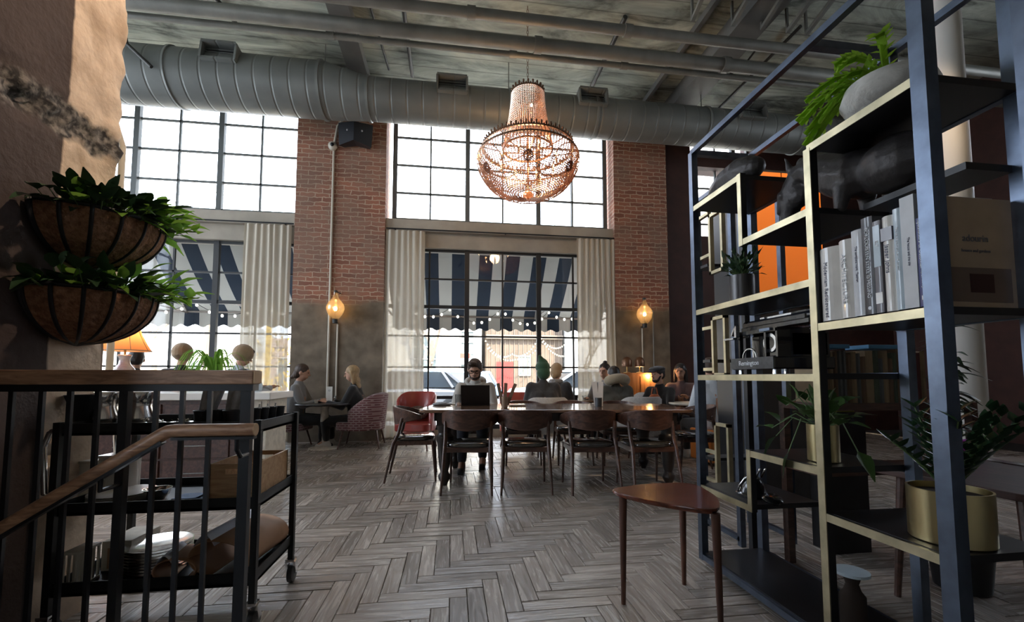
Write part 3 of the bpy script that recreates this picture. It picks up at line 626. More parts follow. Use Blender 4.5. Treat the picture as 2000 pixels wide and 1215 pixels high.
for k in range(80):     # short drop from the ring to the widest circle
    a = 2*PI*k/80
    strand(bb, lambda t, a=a: ((RR+.07*math.sin(t*PI/2))*math.cos(a), (RR+.07*math.sin(t*PI/2))*math.sin(a), ZR-.11*t), .12, .011, .028)
bb.build('bowl_strands', 'crystal_backlit', ch)
def surf(z):
    s_ = max(0., min(1., 1-z/.52)); a = math.asin(min(1, s_**.8)); return .70*max(.02, math.cos(a))**.72
sw, ro = MB(), MB(); JN = 6; J0 = math.radians(-100)
def on(a, z): r = surf(z)+.012; return (r*math.cos(a), r*math.sin(a), z)
for j in range(JN):
    a0 = J0+2*PI*j/JN; zc = .27
    for th in range(26):      # spokes fanning from each rosette
        t_ = 2*PI*th/26; R0 = .30
        def f(t): rr = .055+(R0-.055)*t; return on(a0+rr*math.cos(t_)/.62, max(.03, min(.56, zc+rr*math.sin(t_)*.8)))
        strand(sw, f, .26, .0085, .021)
    for rr, n_ in ((0, 1), (.02, 6), (.04, 12), (.058, 18)):
        for k in range(n_): t_ = 2*PI*k/n_; x, y, z = on(a0+rr*math.cos(t_)/.62, zc+rr*math.sin(t_)*.9); q = 1+(.06-rr)*.6; bead(ro, (x*q, y*q, z), .0125)
    def g(t): u = t*2*PI; return on(a0+.31*math.cos(u)/.62, max(.02, zc+.25*math.sin(u)))
    strand(sw, g, 1.8, .011, .019)
    def g2(t): return on(a0+PI/JN-.5+t, .10+.10*abs(2*t-1)**1.6)
    strand(sw, g2, .45, .012, .018)
sw.build('swag_strands', 'crystal_backlit', ch); ro.build('rosette_beads', 'amber_bead', ch)
def crown(r, z, h, n):
    b = MB(); b.lathe([(r-.012, z), (r+.012, z), (r+.012, z+.02), (r-.012, z+.02), (r-.012, z)], n=48)
    for k in range(n):
        a = 2*PI*k/n; c = (r*math.cos(a), r*math.sin(a))
        b.obox((c[0], c[1], z+.02+h*.35), (.012, .02, h*.7), a); b.ball((c[0], c[1], z+.02+h*.8), h*.26, 6, 4)
        a2 = a+PI/n; b.ball((r*math.cos(a2), r*math.sin(a2), z+.02+h*.2), h*.22, 6, 4)
    return b
crown(RR, ZR, .055, 60).build('ring', 'aged_brass', ch); crown(.225, 1.46, .06, 22).build('crown', 'aged_brass', ch)
MB().lathe([(.335, .655), (.35, .66), (.35, .68), (.335, .685), (.335, .655)], n=48).lathe([(.68, .54), (.70, .54), (.70, .56), (.68, .56), (.68, .54)], n=64).build('hoop', 'aged_brass', ch)
fr = MB().tube([(0, 0, .1), (0, 0, 1.54)], .014, 8)
for k in range(8): a = 2*PI*k/8; fr.tube([(0, 0, .62), (.3*math.cos(a), .3*math.sin(a), .60), (RR*math.cos(a), RR*math.sin(a), ZR)], .008, 6)
for k in range(4): a = 2*PI*k/4; fr.tube([(0, 0, 1.52), (.225*math.cos(a), .225*math.sin(a), 1.47)], .007, 6)
fr.build('frame', 'aged_brass', ch)
MB().ball((0, 0, .03), (.07, .07, .05), 12, 8).ball((0, 0, -.03), .022, 8, 6).build('finial', 'crystal', ch)
R = random.Random(5); spots = [(.40*math.cos(2*PI*k/8+.3), .40*math.sin(2*PI*k/8+.3), .52) for k in range(8)]+[(.15*math.cos(2*PI*k/5), .15*math.sin(2*PI*k/5), .78) for k in range(5)]+[(.05, .0, 1.30), (.2, .1, .34), (-.2, -.1, .34), (0, .2, .36)]
for p in spots:
    s_ = MB().tube([(0, 0, -.09), (0, 0, -.01)], .012, 8).build('candle_sleeve', 'candle_sleeve', ch, loc=p)
    MB().ball((0, 0, .018), (.014, .014, .028), 8, 6).build('bulb', 'filament', s_)
cb = MB()
for k in range(24): 
    z = 1.53+k*.052; M = Matrix.Rotation(PI/2*(k % 2), 3, 'Z')
    cb.tube([M @ Vector((.013*math.cos(t), 0, .03*math.sin(t)))+Vector((0, 0, z+.02)) for t in [2*PI*i/8 for i in range(9)]], .0035, 5)
cb.build('chain', 'aged_brass', ch)
def point(name, loc, e, col, r=.03):
    l = bpy.data.lights.new(name, 'POINT'); l.energy = e; l.color = col; l.shadow_soft_size = r; o = bpy.data.objects.new(name, l); COL.objects.link(o); o.location = loc; return o
cx, cy = ch.location.x, ch.location.y
point('chandelier_glow', (cx, cy, 3.56+.42), 55, (1, .62, .32), .12); point('chandelier_neck_glow', (cx, cy, 3.56+.80), 9, (1, .6, .3), .06)
# ---- curtains and rods
def curtain(x0, x1, label, z0=.05, z1=3.70, y=7.80, ph=0):
    n = int((x1-x0)/.012)
    R = random.Random(int(x0*100)); pa = [R.uniform(.7, 1.3) for _ in range(40)]
    def f(u, v):
        x = x0+(x1-x0)*u; s_ = u*(x1-x0)/.105; k = .028*math.sin(2*PI*s_+ph+.5*math.sin(3*u*7))*pa[int(s_) % 40]*(.6+.5*(1-v)); flare = (.5-u)*-.05*(1-v)
        return (x+flare+.008*math.sin(9*u+5*v), y+k, z0+(z1-z0)*v)
    t = thing('sheer_curtain', label, 'curtain', (0, 0, 0), group='sheer curtains'); 
    MB().grid(f, n, 14).build('curtain_cloth', 'sheer_curtain', t, smooth=True); 
    return t
curtain(-3.50, -2.76, 'off white sheer curtain at the right side of the left window')
curtain(-1.16, -.50, 'off white sheer curtain at the left side of the middle window')
curtain(2.32, 3.08, 'off white sheer curtain at the right side of the middle window')
curtain(-6.6, -6.0, 'off white sheer curtain at the hidden far end of the left window, behind the column')
for x0, x1, l in ((-6.7, -2.72, 'dark metal curtain rod over the left window'), (-1.17, 3.10, 'dark metal curtain rod over the middle window')):
    t = thing('curtain_rod', l, 'curtain rod', (x0, 7.80, 3.73), group='curtain rods'); MB().tube([(0, 0, 0), (x1-x0, 0, 0)], .012, 8).build('rod', 'dark_steel', t)
    for x in (.15, (x1-x0)/2, x1-x0-.15): MB().bar((x, 0, 0), (x, .06, 0), .02).build('bracket', 'dark_steel', t)
# ---- wall lamps on the piers
mat('brass_warm', (.45, .30, .12), .35, .9)
def shade_glass():
    m = bpy.data.materials.new('smoked_glass'); t, N, L = nt(m); N.remove(N['Principled BSDF']); out = N['Material Output']
    q = N.new('ShaderNodeBsdfTranslucent'); q.inputs[0].default_value = (.85, .66, .42, 1); tr = N.new('ShaderNodeBsdfTransparent'); tr.inputs[0].default_value = (.85, .72, .5, 1)
    g = N.new('ShaderNodeBsdfGlossy'); g.inputs['Roughness'].default_value = .15
    a = N.new('ShaderNodeMixShader'); a.inputs[0].default_value = .72; L.new(q.outputs[0], a.inputs[1]); L.new(tr.outputs[0], a.inputs[2])
    b = N.new('ShaderNodeMixShader'); b.inputs[0].default_value = .15; L.new(a.outputs[0], b.inputs[1]); L.new(g.outputs[0], b.inputs[2]); L.new(b.outputs[0], out.inputs[0]); MATS['smoked_glass'] = m
shade_glass(); mat('lamp_filament', (1, .8, .5), .4, emit=((1, .66, .3), 30))
def wall_lamp(x, z, label):
    t = thing('wall_lamp', label, 'wall lamp', (x, 7.78, z), group='teardrop wall lamps')
    MB().lathe([(.035, -.19), (.050, -.175), (.082, -.14), (.112, -.095), (.135, -.045), (.145, .0), (.140, .045), (.122, .09), (.092, .13), (.064, .165), (.046, .20), (.037, .24), (.034, .28)], n=28).build('glass_shade', 'smoked_glass', t, smooth=True, loc=(0, -.16, 0))
    MB().lathe([(0, -.25), (.04, -.25), (.045, -.18), (.03, -.16), (0, -.16)], n=16, c=(0, -.16, 0)).bar((0, -.16, -.22), (0, .0, -.22), .02).lathe([(0, .27), (.035, .27), (.03, .31), (0, .31)], n=12, c=(0, -.16, 0)).bar((0, -.16, .29), (.04, 0, .29), .015).build('bracket', 'pipe_dark', t)
    s_ = MB().tube([(0, -.16, -.16), (0, -.16, -.03)], .010, 8).build('lamp_holder', 'pipe_dark', t); MB().ball((0, -.16, 0), (.030, .030, .038), 10, 8).build('bulb', 'lamp_filament', s_)
    point('wall_lamp_glow', (x, 7.62, z+.02), 3.5, (1, .62, .28), .03)
xl = atY(655, 603, 7.62); xr = atY(1259, 614, 7.62)
wall_lamp(xl[0], xl[2], 'teardrop glass wall lamp glowing on the brick pier left of the middle window')
wall_lamp(xr[0], xr[2], 'teardrop glass wall lamp glowing on the brick pier right of the middle window')
g_ = 'pale conduits on the walls'
x0 = atY(641, 700, 7.76)[0]
pipe('pale conduit with a round camera at its top on the left brick pier', [(x0, 7.755, .6), (x0, 7.755, 5.15), (x0+.05, 7.755, 5.5), (x0+.22, 7.755, 5.75)], .02, 'pipe_cream', 'wall_conduit', group=g_)
pipe('short pale conduit below the left wall lamp', [(xl[0]+.01, 7.76, .6), (xl[0]+.01, 7.76, xl[2]-.25)], .016, 'pipe_cream', 'wall_conduit', group=g_)
pipe('thin pale conduit below the right wall lamp', [(xr[0]+.01, 7.76, 1.0), (xr[0]+.01, 7.76, xr[2]-.25)], .012, 'pipe_cream', 'wall_conduit', group=g_)
x1 = atY(1277, 700, 7.76)[0]
pipe('thin dark conduit right of the right wall lamp', [(x1, 7.76, .9), (x1, 7.76, xr[2]+.1)], .010, 'pipe_grey', 'wall_conduit', group=g_)
c = atY(649, 284, 7.7); t = thing('security_camera', 'round pale dome camera on the left brick pier below the speaker', 'camera', (c[0], 7.74, c[2]))
MB().lathe([(0, -.03), (.06, -.03), (.075, 0), (.07, .05), (0, .06)], n=20, M=Matrix.Rotation(PI/2, 3, 'X')).build('camera_housing', 'pipe_cream', t, smooth=True); MB().ball((0, -.05, .01), .035).build('lens', 'dark_steel', t, smooth=True)
c = atY(695, 261, 7.6); t = thing('wall_speaker', 'black angular loudspeaker high on the left brick pier', 'loudspeaker', (c[0], 7.60, c[2]), .0)
mat('speaker_black', (.008, .009, .014), .5)
sp_ = MB()
for sx in (-1, 1):
    sp_.add([(0, -.16, -.2), (sx*.27, -.02, -.24), (sx*.29, -.02, .16), (0, -.16, .13), (0, .12, -.16), (sx*.22, .12, -.2), (sx*.24, .12, .13), (0, .12, .10)], [(0, 1, 2, 3), (7, 6, 5, 4), (0, 4, 5, 1), (1, 5, 6, 2), (2, 6, 7, 3)])
sp_.build('speaker_box', 'speaker_black', t)
MB().bar((0, .1, 0), (0, .18, 0), .08).build('bracket', 'dark_steel', t); 
for sx in (-1, 1): MB().ball((sx*.12, -.10, 0), (.018, .01, .018)).build('badge', 'alloy', t)
# ================================================================ the rough column at the left
from mathutils import noise as mnoise
def column_mat():
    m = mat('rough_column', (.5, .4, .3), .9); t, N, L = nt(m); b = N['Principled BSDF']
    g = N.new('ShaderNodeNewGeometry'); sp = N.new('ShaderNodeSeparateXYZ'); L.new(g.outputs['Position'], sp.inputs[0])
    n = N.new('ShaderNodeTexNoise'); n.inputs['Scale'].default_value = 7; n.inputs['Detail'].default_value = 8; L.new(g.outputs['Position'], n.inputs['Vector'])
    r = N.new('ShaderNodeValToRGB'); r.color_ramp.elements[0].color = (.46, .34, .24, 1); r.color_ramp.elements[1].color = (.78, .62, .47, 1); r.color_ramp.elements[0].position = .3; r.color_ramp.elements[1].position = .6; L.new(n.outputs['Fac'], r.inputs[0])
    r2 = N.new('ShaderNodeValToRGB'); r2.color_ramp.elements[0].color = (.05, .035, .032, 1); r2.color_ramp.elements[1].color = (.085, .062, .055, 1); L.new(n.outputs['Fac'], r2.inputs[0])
    # the darker near half ends in a straight vertical line
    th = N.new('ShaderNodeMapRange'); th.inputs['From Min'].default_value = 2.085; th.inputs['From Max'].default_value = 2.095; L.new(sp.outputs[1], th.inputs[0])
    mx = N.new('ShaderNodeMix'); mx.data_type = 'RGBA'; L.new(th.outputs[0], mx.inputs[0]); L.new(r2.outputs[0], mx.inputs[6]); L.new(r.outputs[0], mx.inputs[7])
    # broken band of dark aggregate
    nz = N.new('ShaderNodeMath'); nz.operation = 'MULTIPLY_ADD'; nz.inputs[1].default_value = .22; L.new(n.outputs['Fac'], nz.inputs[0]); L.new(sp.outputs[2], nz.inputs[2])
    d = N.new('ShaderNodeMath'); d.operation = 'SUBTRACT'; d.inputs[1].default_value = 2.32; L.new(nz.outputs[0], d.inputs[0])
    ab = N.new('ShaderNodeMath'); ab.operation = 'ABSOLUTE'; L.new(d.outputs[0], ab.inputs[0])
    b2 = N.new('ShaderNodeMapRange'); b2.inputs['From Min'].default_value = .05; b2.inputs['From Max'].default_value = .085; L.new(ab.outputs[0], b2.inputs[0])
    n4 = N.new('ShaderNodeTexNoise'); n4.inputs['Scale'].default_value = 30; n4.inputs['Detail'].default_value = 4; L.new(g.outputs['Position'], n4.inputs['Vector'])
    r4 = N.new('ShaderNodeValToRGB'); r4.color_ramp.elements[0].color = (.03, .027, .025, 1); r4.color_ramp.elements[1].color = (.26, .23, .20, 1); r4.color_ramp.elements[0].position = .42; r4.color_ramp.elements[1].position = .66; L.new(n4.outputs['Fac'], r4.inputs[0])
    m3 = N.new('ShaderNodeMix'); m3.data_type = 'RGBA'; L.new(b2.outputs[0], m3.inputs[0]); L.new(r4.outputs[0], m3.inputs[6]); L.new(mx.outputs[2], m3.inputs[7])
    L.new(m3.outputs[2], b.inputs['Base Color'])
    bp = N.new('ShaderNodeBump'); bp.inputs['Strength'].default_value = .55; bp.inputs['Distance'].default_value = .012; L.new(n4.outputs['Fac'], bp.inputs['Height']); L.new(bp.outputs[0], b.inputs['Normal'])
column_mat()
def column():
    path = [(-1.68, 1.0+1.4*i/56) for i in range(56)]+[(-1.70+.02*math.cos(a), 2.38+.02*math.sin(a)) for a in (.0, .4, .8, 1.2, PI/2)]+[(-1.70-.9*i/14, 2.40) for i in range(1, 15)]
    zs = [0+1.2*i/12 for i in range(12)]+[1.2+2.2*i/90 for i in range(90)]+[3.4+2.95*i/30 for i in range(31)]
    b = MB(); n = len(path)
    for z in zs:
        for (x, y) in path:
            p = Vector((x, y, z)); k = max(0, 1-abs(z-2.22-.05*mnoise.noise(Vector((y*4, 0, z*2))))/.10)
            off = .010*mnoise.noise(p*6)+.006*mnoise.noise(p*20) if y > 2.09 or k > 0 else .002*mnoise.noise(p*5)
            edge = max(0, (y-2.2)/.2) if x > -1.75 else 1
            off += k*(.045*mnoise.noise(p*9)+.03*mnoise.noise(p*25)-.012)+(.02*mnoise.noise(p*8)*edge if z > 1.7 else 0)
            if z < 2.2: off -= .012*min(1, (2.2-z)/.05)
            if x > -1.69: b.v.append((x+off, y+(edge*off), z))
            else: b.v.append((x, y+off, z))
    for j in range(len(zs)-1):
        for i in range(n-1): b.f.append((j*n+i, j*n+i+1, (j+1)*n+i+1, (j+1)*n+i))
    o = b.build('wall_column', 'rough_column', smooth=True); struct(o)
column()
# ================================================================ railing with wooden caps
wood('cap_wood', (.30, .16, .095), (.60, .36, .22), .4, 4, (2, 14, 14)); mat('wood_end', (.62, .42, .25), .6)
ra = thing('stair_railing', 'black metal railing with a flat dark wooden top rail in front of the serving trolley', 'railing', (-.78, 1.8, 0))
def L_(x, y, z): return (x+.78, y-1.8, z)
MB().box(*L_(-1.67, 1.765, 1.055), *L_(-.742, 1.835, 1.108)).build('top_rail', 'cap_wood', ra, bevel=.004)
MB().box(*L_(-.742, 1.768, 1.058), *L_(-.738, 1.832, 1.105)).build('rail_end_cap', 'wood_end', ra)
MB().box(*L_(-1.67, 1.775, 1.03), *L_(-.745, 1.825, 1.055)).box(*L_(-1.67, 1.785, .06), *L_(-.78, 1.815, .09)).build('steel_flat', 'dark_steel', ra)
MB().box(*L_(-.792, 1.785, -.005), *L_(-.755, 1.815, 1.03)).build('end_post', 'dark_steel', ra)
MB().box(*L_(-1.207, 1.786, -.005), *L_(-1.178, 1.814, 1.03)).build('middle_post', 'dark_steel', ra)
for x in (-1.56, -1.465, -1.375, -1.285, -1.09, -1.0, -.905): MB().box(*L_(x-.0075, 1.7935, .09), *L_(x+.0075, 1.8065, 1.03)).build('baluster', 'dark_steel', ra)
hr = thing('handrail', 'round wooden handrail that runs level, then slopes down to the left along the railing', 'handrail', (-.70, 1.70, .893))
MB().tube([(.0, 0, 0), (-.27, 0, 0), (-.285, 0, -.002), (-.30, 0, -.01), (-.80, 0, -.33), (-1.6, 0, -.84)], .023, 14).build('rail', 'cap_wood', hr, smooth=True, auto=50)
MB().tube([(.0, 0, 0), (.003, 0, 0)], .0225, 14).build('rail_end_cap', 'wood_end', hr)
MB().tube([(-.06, 0, -.02), (-.06, 0, -.07), (-.06, .03, -.10), (-.06, .085, -.10)], .008, 8).bar((-.27, 0, -.028), (0, 0, -.028), .03, .01).bar((-.30, 0, -.038), (-1.5, 0, -.80), .03, .01).tube([(-.49, 0, -.14), (-.49, 0, -.20), (-.49, .09, -.20)], .008, 8).build('bracket', 'dark_steel', hr)
# ================================================================ serving trolley
mat('trolley_black', (.010, .012, .013), .45, .4); mat('chrome', (.75, .76, .78), .12, 1.); mat('silver', (.80, .78, .74), .16, 1.); mat('tyre', (.01, .01, .01), .4)
tr = thing('serving_trolley', 'black three tier metal serving trolley on castors behind the railing', 'trolley', (-.83, 2.05, 0))
def T(x, y, z): return (x+.83, y-2.05, z)
X0, X1, Y0, Y1 = -1.60, -.83, 2.05, 2.50
for nm, z, h in (('top_shelf', .84, .05), ('middle_shelf', .515, .05), ('bottom_shelf', .195, .055)):
    b = MB(); b.box(*T(X0, Y0, z), *T(X1, Y1, z+.012))
    b.box(*T(X0, Y0, z), *T(X1, Y0+.006, z+h)).box(*T(X0, Y1-.006, z), *T(X1, Y1, z+h)).box(*T(X0, Y0, z), *T(X0+.006, Y1, z+h)).box(*T(X1-.006, Y0, z), *T(X1, Y1, z+h)); b.build(nm, 'trolley_black', tr)
for (x, y) in ((X0, Y0), (X1, Y0), (X0, Y1), (X1, Y1)):
    MB().box(*T(x-.013, y-.013, .13), *T(x+.013, y+.013, .895)).build('post', 'trolley_black', tr)
    cs = MB().box(*T(x-.022, y-.022, .118), *T(x+.022, y+.022, .13)).bar(T(x-.02, y, .12), T(x-.02, y+.02, .055), .012, .03).bar(T(x+.02, y, .12), T(x+.02, y+.02, .055), .012, .03).build('castor', 'chrome', tr)
    MB().lathe([(0, -.016), (.030, -.016), (.047, -.012), (.049, 0), (.047, .012), (.030, .016), (0, .016)], n=20, M=Matrix.Rotation(PI/2, 3, 'Y')).build('wheel', 'tyre', cs, smooth=True, auto=40, loc=T(x, y+.02, .049))
for y in (Y0+.03, Y1-.03):
    MB().tube([T(X0, y, .86), T(X0+.0-.02, y, .87), T(X0-.055, y, .85), T(X0-.075, y, .79), T(X0-.06, y, .60), T(X0, y, .58)], .011, 8).build('push_handle', 'chrome', tr, smooth=True)
MB().tube([T(X0-.05, Y0+.03, .855), T(X0-.05, Y1-.03, .855)], .011, 8).build('push_bar', 'chrome', tr, smooth=True)
# --- on the trolley
def onT(px, py, y): return atY(px, py, y)
def pitcher(px, label, y=2.25, h=.16, r=.052, m='silver', name='water_pitcher'):
    x = atY(px, 800, y)[0]; t = thing(name, label, 'pitcher', (x, y, .853), group='metal jugs on the trolley top')
    MB().lathe([(0, 0), (r*.8, 0), (r, .02), (r*1.05, .05), (r*.75, .095), (r*.78, .12), (r*1.05, h-.004), (r*1.02, h), (r*.72, .12), (r*.7, .095), (r*.95, .05), (0, .01)], n=28).build('body', m, t, smooth=True, auto=60)
    MB().tube([(-r*.9, 0, h*.9), (-r*1.7, 0, h*.85), (-r*1.9, 0, h*.5), (-r*1.0, 0, h*.3)], .006, 8).build('handle', m, t, smooth=True)
    return t
pitcher(208, 'left of the two shiny silver jugs on the trolley top', r=.056)
pitcher(275, 'right of the two shiny silver jugs on the trolley top', r=.056)
x = atY(160, 800, 2.2)[0]; t = thing('metal_funnel', 'dark flared metal cup at the left end of the trolley top', 'cup', (x, 2.2, .853))
MB().lathe([(0, 0), (.028, 0), (.030, .03), (.033, .07), (.062, .15), (.060, .15), (.029, .07), (.026, .03), (0, .004)], n=24).build('cup_body', 'trolley_black', t, smooth=True, auto=60)
MB().lathe([(0, .001), (.035, .001), (.035, .006), (0, .006)], n=20).build('base', 'trolley_black', t)
for k, (px, y) in enumerate(((282, 2.12), (300, 2.13), (318, 2.14), (309, 2.22))):
    x = atY(px, 820, y)[0]; t = thing('silver_creamer', ['small silver lidded pot, leftmost in front of the right jug', 'small silver lidded pot, second from the left in the cluster', 'small silver lidded pot at the right of the cluster', 'small silver lidded pot at the back of the cluster'][k], 'pot', (x, y, .853), group='small silver pots on the trolley top')
    MB().lathe([(0, 0), (.014, 0), (.018, .012), (.014, .024), (.016, .028), (.011, .032), (0, .034)], n=16).build('body', 'silver', t, smooth=True); MB().ball((0, 0, .038), .004, 8, 6).build('knob', 'silver', t)
mat('cream_cloth', (.62, .57, .48), .9, noise=(20, .2)); mat('grey_cloth', (.42, .43, .45), .9, noise=(25, .3), sheen=.3); mat('pot_black', (.014, .015, .017), .45, .2); mat('bowl_glass', (.4, .4, .38), .2)
x = atY(355, 820, 2.2)[0]; t = thing('napkin_dish', 'low dish of crumpled cream napkins in the middle of the trolley top', 'dish', (x, 2.2, .853))
MB().lathe([(0, 0), (.03, 0), (.05, .025), (.048, .025), (.028, .004), (0, .004)], n=22).build('dish', 'silver', t, smooth=True, auto=60)
b = MB()
for k in range(16): b.leaf((random.uniform(-.02, .02), random.uniform(-.02, .02), .012), (math.cos(k*1.7)*.6, math.sin(k*1.7)*.6, .8), .04, .022, droop=.1, seg=3)
b.build('crumpled_napkin', 'cream_cloth', t)
tag(MB().box(-.07, -.05, 0, .07, .05, .006).build('serving_tray', 'cream_cloth', loc=(atY(345, 824, 2.12)[0], 2.13, .853)), 'small flat cream tray in front of the napkin dish', 'tray')
for k, (px, y) in enumerate(((395, 2.14), (425, 2.19), (452, 2.14), (476, 2.20), (498, 2.26), (514, 2.31), (529, 2.36), (545, 2.42))):
    x = atY(px, 810, y)[0]; x = min(x, -.88) if k < 4 else x
    nm = ['leftmost black metal cutlery pot on the trolley top', 'second black cutlery pot from the left on the trolley top', 'third black cutlery pot from the left on the trolley top', 'fourth black cutlery pot from the left, behind the end post', 'fifth black cutlery pot, just right of the railing post', 'sixth black cutlery pot from the left on the trolley top', 'seventh black cutlery pot from the left on the trolley top', 'last black cutlery pot at the far right of the trolley top'][k]
    t = thing('cutlery_pot', nm, 'pot', (min(x, -.875), y, .853), group='black cutlery pots on the trolley'); r = .033 if k < 4 else .026
    MB().lathe([(0, 0), (r*.8, 0), (r, .075), (r*1.08, .075), (r*1.08, .08), (r*.94, .08), (r*.76, .004), (0, .004)], n=20).build('pot_body', 'pot_black', t, smooth=True, auto=40)
    if k in (4, 5, 6): MB().tube([(.01, .0, .01), (.02, .0, .10)], .004, 6).tube([(-.01, .005, .01), (-.015, .01, .11)], .004, 6).build('cutlery', 'silver', t)
def folded_napkin(px, lean, label):
    p = atY(px, 800, 2.18); t = thing('folded_napkin', label, 'napkin', (p[0], 2.18, .90), group='grey napkins standing in the cutlery pots')
    b = MB(); n = 6
    b.grid(lambda u, v: ((u-.5)*(.05+.035*v)+lean*v, .012*math.sin(u*PI*3)+.01*v, .15*v), 8, 6).grid(lambda u, v: ((u-.5)*(.045+.03*v)+lean*v+.008, .02+.010*math.sin(u*PI*2+1), .14*v), 8, 6)
    b.build('napkin_cloth', 'grey_cloth', t, smooth=True, solid=.004)
folded_napkin(398, .035, 'grey folded napkin leaning right in the left black pot'); folded_napkin(450, .03, 'grey folded napkin in the third black pot on the trolley')
# wooden crate on the middle shelf
wood('birch_crate', (.42, .25, .13), (.60, .40, .22), .5, 3, (2, 12, 12))
t = thing('wooden_crate', 'open wooden crate with hand hole on the middle shelf of the trolley', 'crate', (-.945, 2.27, .528))
W2, D2, H2 = .098, .185, .175
MB().box(-W2, -D2, 0, W2, D2, .008).build('bottom', 'birch_crate', t)
for x in (-W2, W2-.010): MB().box(x, -D2, 0, x+.010, D2, H2).build('side_panel', 'birch_crate', t)
for y in (-D2, D2-.010):
    MB().box(-W2, y, 0, W2, y+.010, H2-.045).box(-W2, y, H2-.022, W2, y+.010, H2).box(-W2, y, H2-.045, -.03, y+.010, H2-.022).box(.03, y, H2-.045, W2, y+.010, H2-.022).build('end_panel', 'birch_crate', t)
mat('porcelain', (.62, .60, .56), .25, coat=.5)
px_ = atY(235, 945, 2.22)[0]
for k in range(5):
    tag(MB().lathe([(0, 0), (.07, 0), (.125, .011), (.124, .013), (.07, .004), (0, .004)], n=36).build('dinner_plate', 'porcelain', smooth=True, auto=40, loc=(px_, 2.24, .528+k*.0062)), 'white dinner plate, number %s from the bottom of the pile on the middle shelf' % ['one', 'two', 'three', 'four', 'five, topmost'][k], 'plate', 'white plates piled on the middle shelf')
px_ = atY(308, 945, 2.22)[0]
tag(MB().lathe([(0, 0), (.035, 0), (.05, .045), (.055, .05), (.053, .05), (.045, .02), (0, .008)], n=30).build('silver_bowl', 'silver', smooth=True, auto=50, loc=(px_, 2.22, .528)), 'small silver bowl right of the white plates on the middle shelf', 'bowl')
mat('blue_cloth', (.13, .20, .32), .8)
for k, (px, w_) in enumerate(((370, .12), (398, .05))):
    tag(MB().box(-w_/2, -.05, 0, w_/2, .05, .012).build('folded_cloth', 'blue_cloth', bevel=.003, loc=(atY(px, 955, 2.2)[0], 2.22, .528)), ['larger blue folded cloth on the middle shelf between bowl and crate', 'smaller blue folded cloth beside the crate'][k], 'cloth')
mat('white_plastic', (.62, .58, .50), .5)
# lower shelf: pile of round trays, paper rolls
tx = atY(305, 1040, 2.25)[0]
for k in range(9):
    tag(MB().lathe([(0, 0), (.10, 0), (.128, .012), (.134, .012), (.134, .010), (.130, .009), (.104, -.002), (0, -.002)], n=44).build('round_tray', 'silver' if k > 3 else 'chrome', smooth=True, auto=40, loc=(tx, 2.27, .212+k*.0125)),
        'round silver tray, number %s from the bottom of the pile on the bottom shelf' % ['one', 'two', 'three', 'four', 'five', 'six', 'seven', 'eight', 'nine, topmost'][k], 'tray', 'round metal trays piled on the bottom shelf')
mat('kraft_paper', (.36, .20, .11), .7, noise=(6, .2)); mat('paper_white', (.62, .66, .74), .7)
def paper_bundle(x, y, L, r, rz, label, z=.208):
    t = thing('paper_bundle', label, 'paper roll', (x, y, z), rz, group='paper bundles on the bottom shelf')
    def f(u, v):
        a = -.35*PI+v*1.75*PI; k = r*(1+.12*math.cos(2*a+.6)); return (k*math.cos(a)*1.15, (u-.5)*L, r*.9+k*math.sin(a)*.85)
    MB().grid(f, 6, 26).build('wrapping', 'kraft_paper', t, smooth=True, solid=.004)
    MB().grid(lambda u, v: ((-r*1.1+v*r*.9)*1.0, (u-.5)*L*.96, r*1.45+.5*r*math.sin(v*PI)), 4, 8).build('white_sheet', 'paper_white', t, smooth=True, solid=.003)
paper_bundle(-.975, 2.28, .38, .098, -.1, 'brown paper wrapped bundle with a white sheet nearest the end of the bottom shelf')
paper_bundle(-1.165, 2.16, .18, .062, .15, 'smaller brown paper bundle beside the pile of round trays')
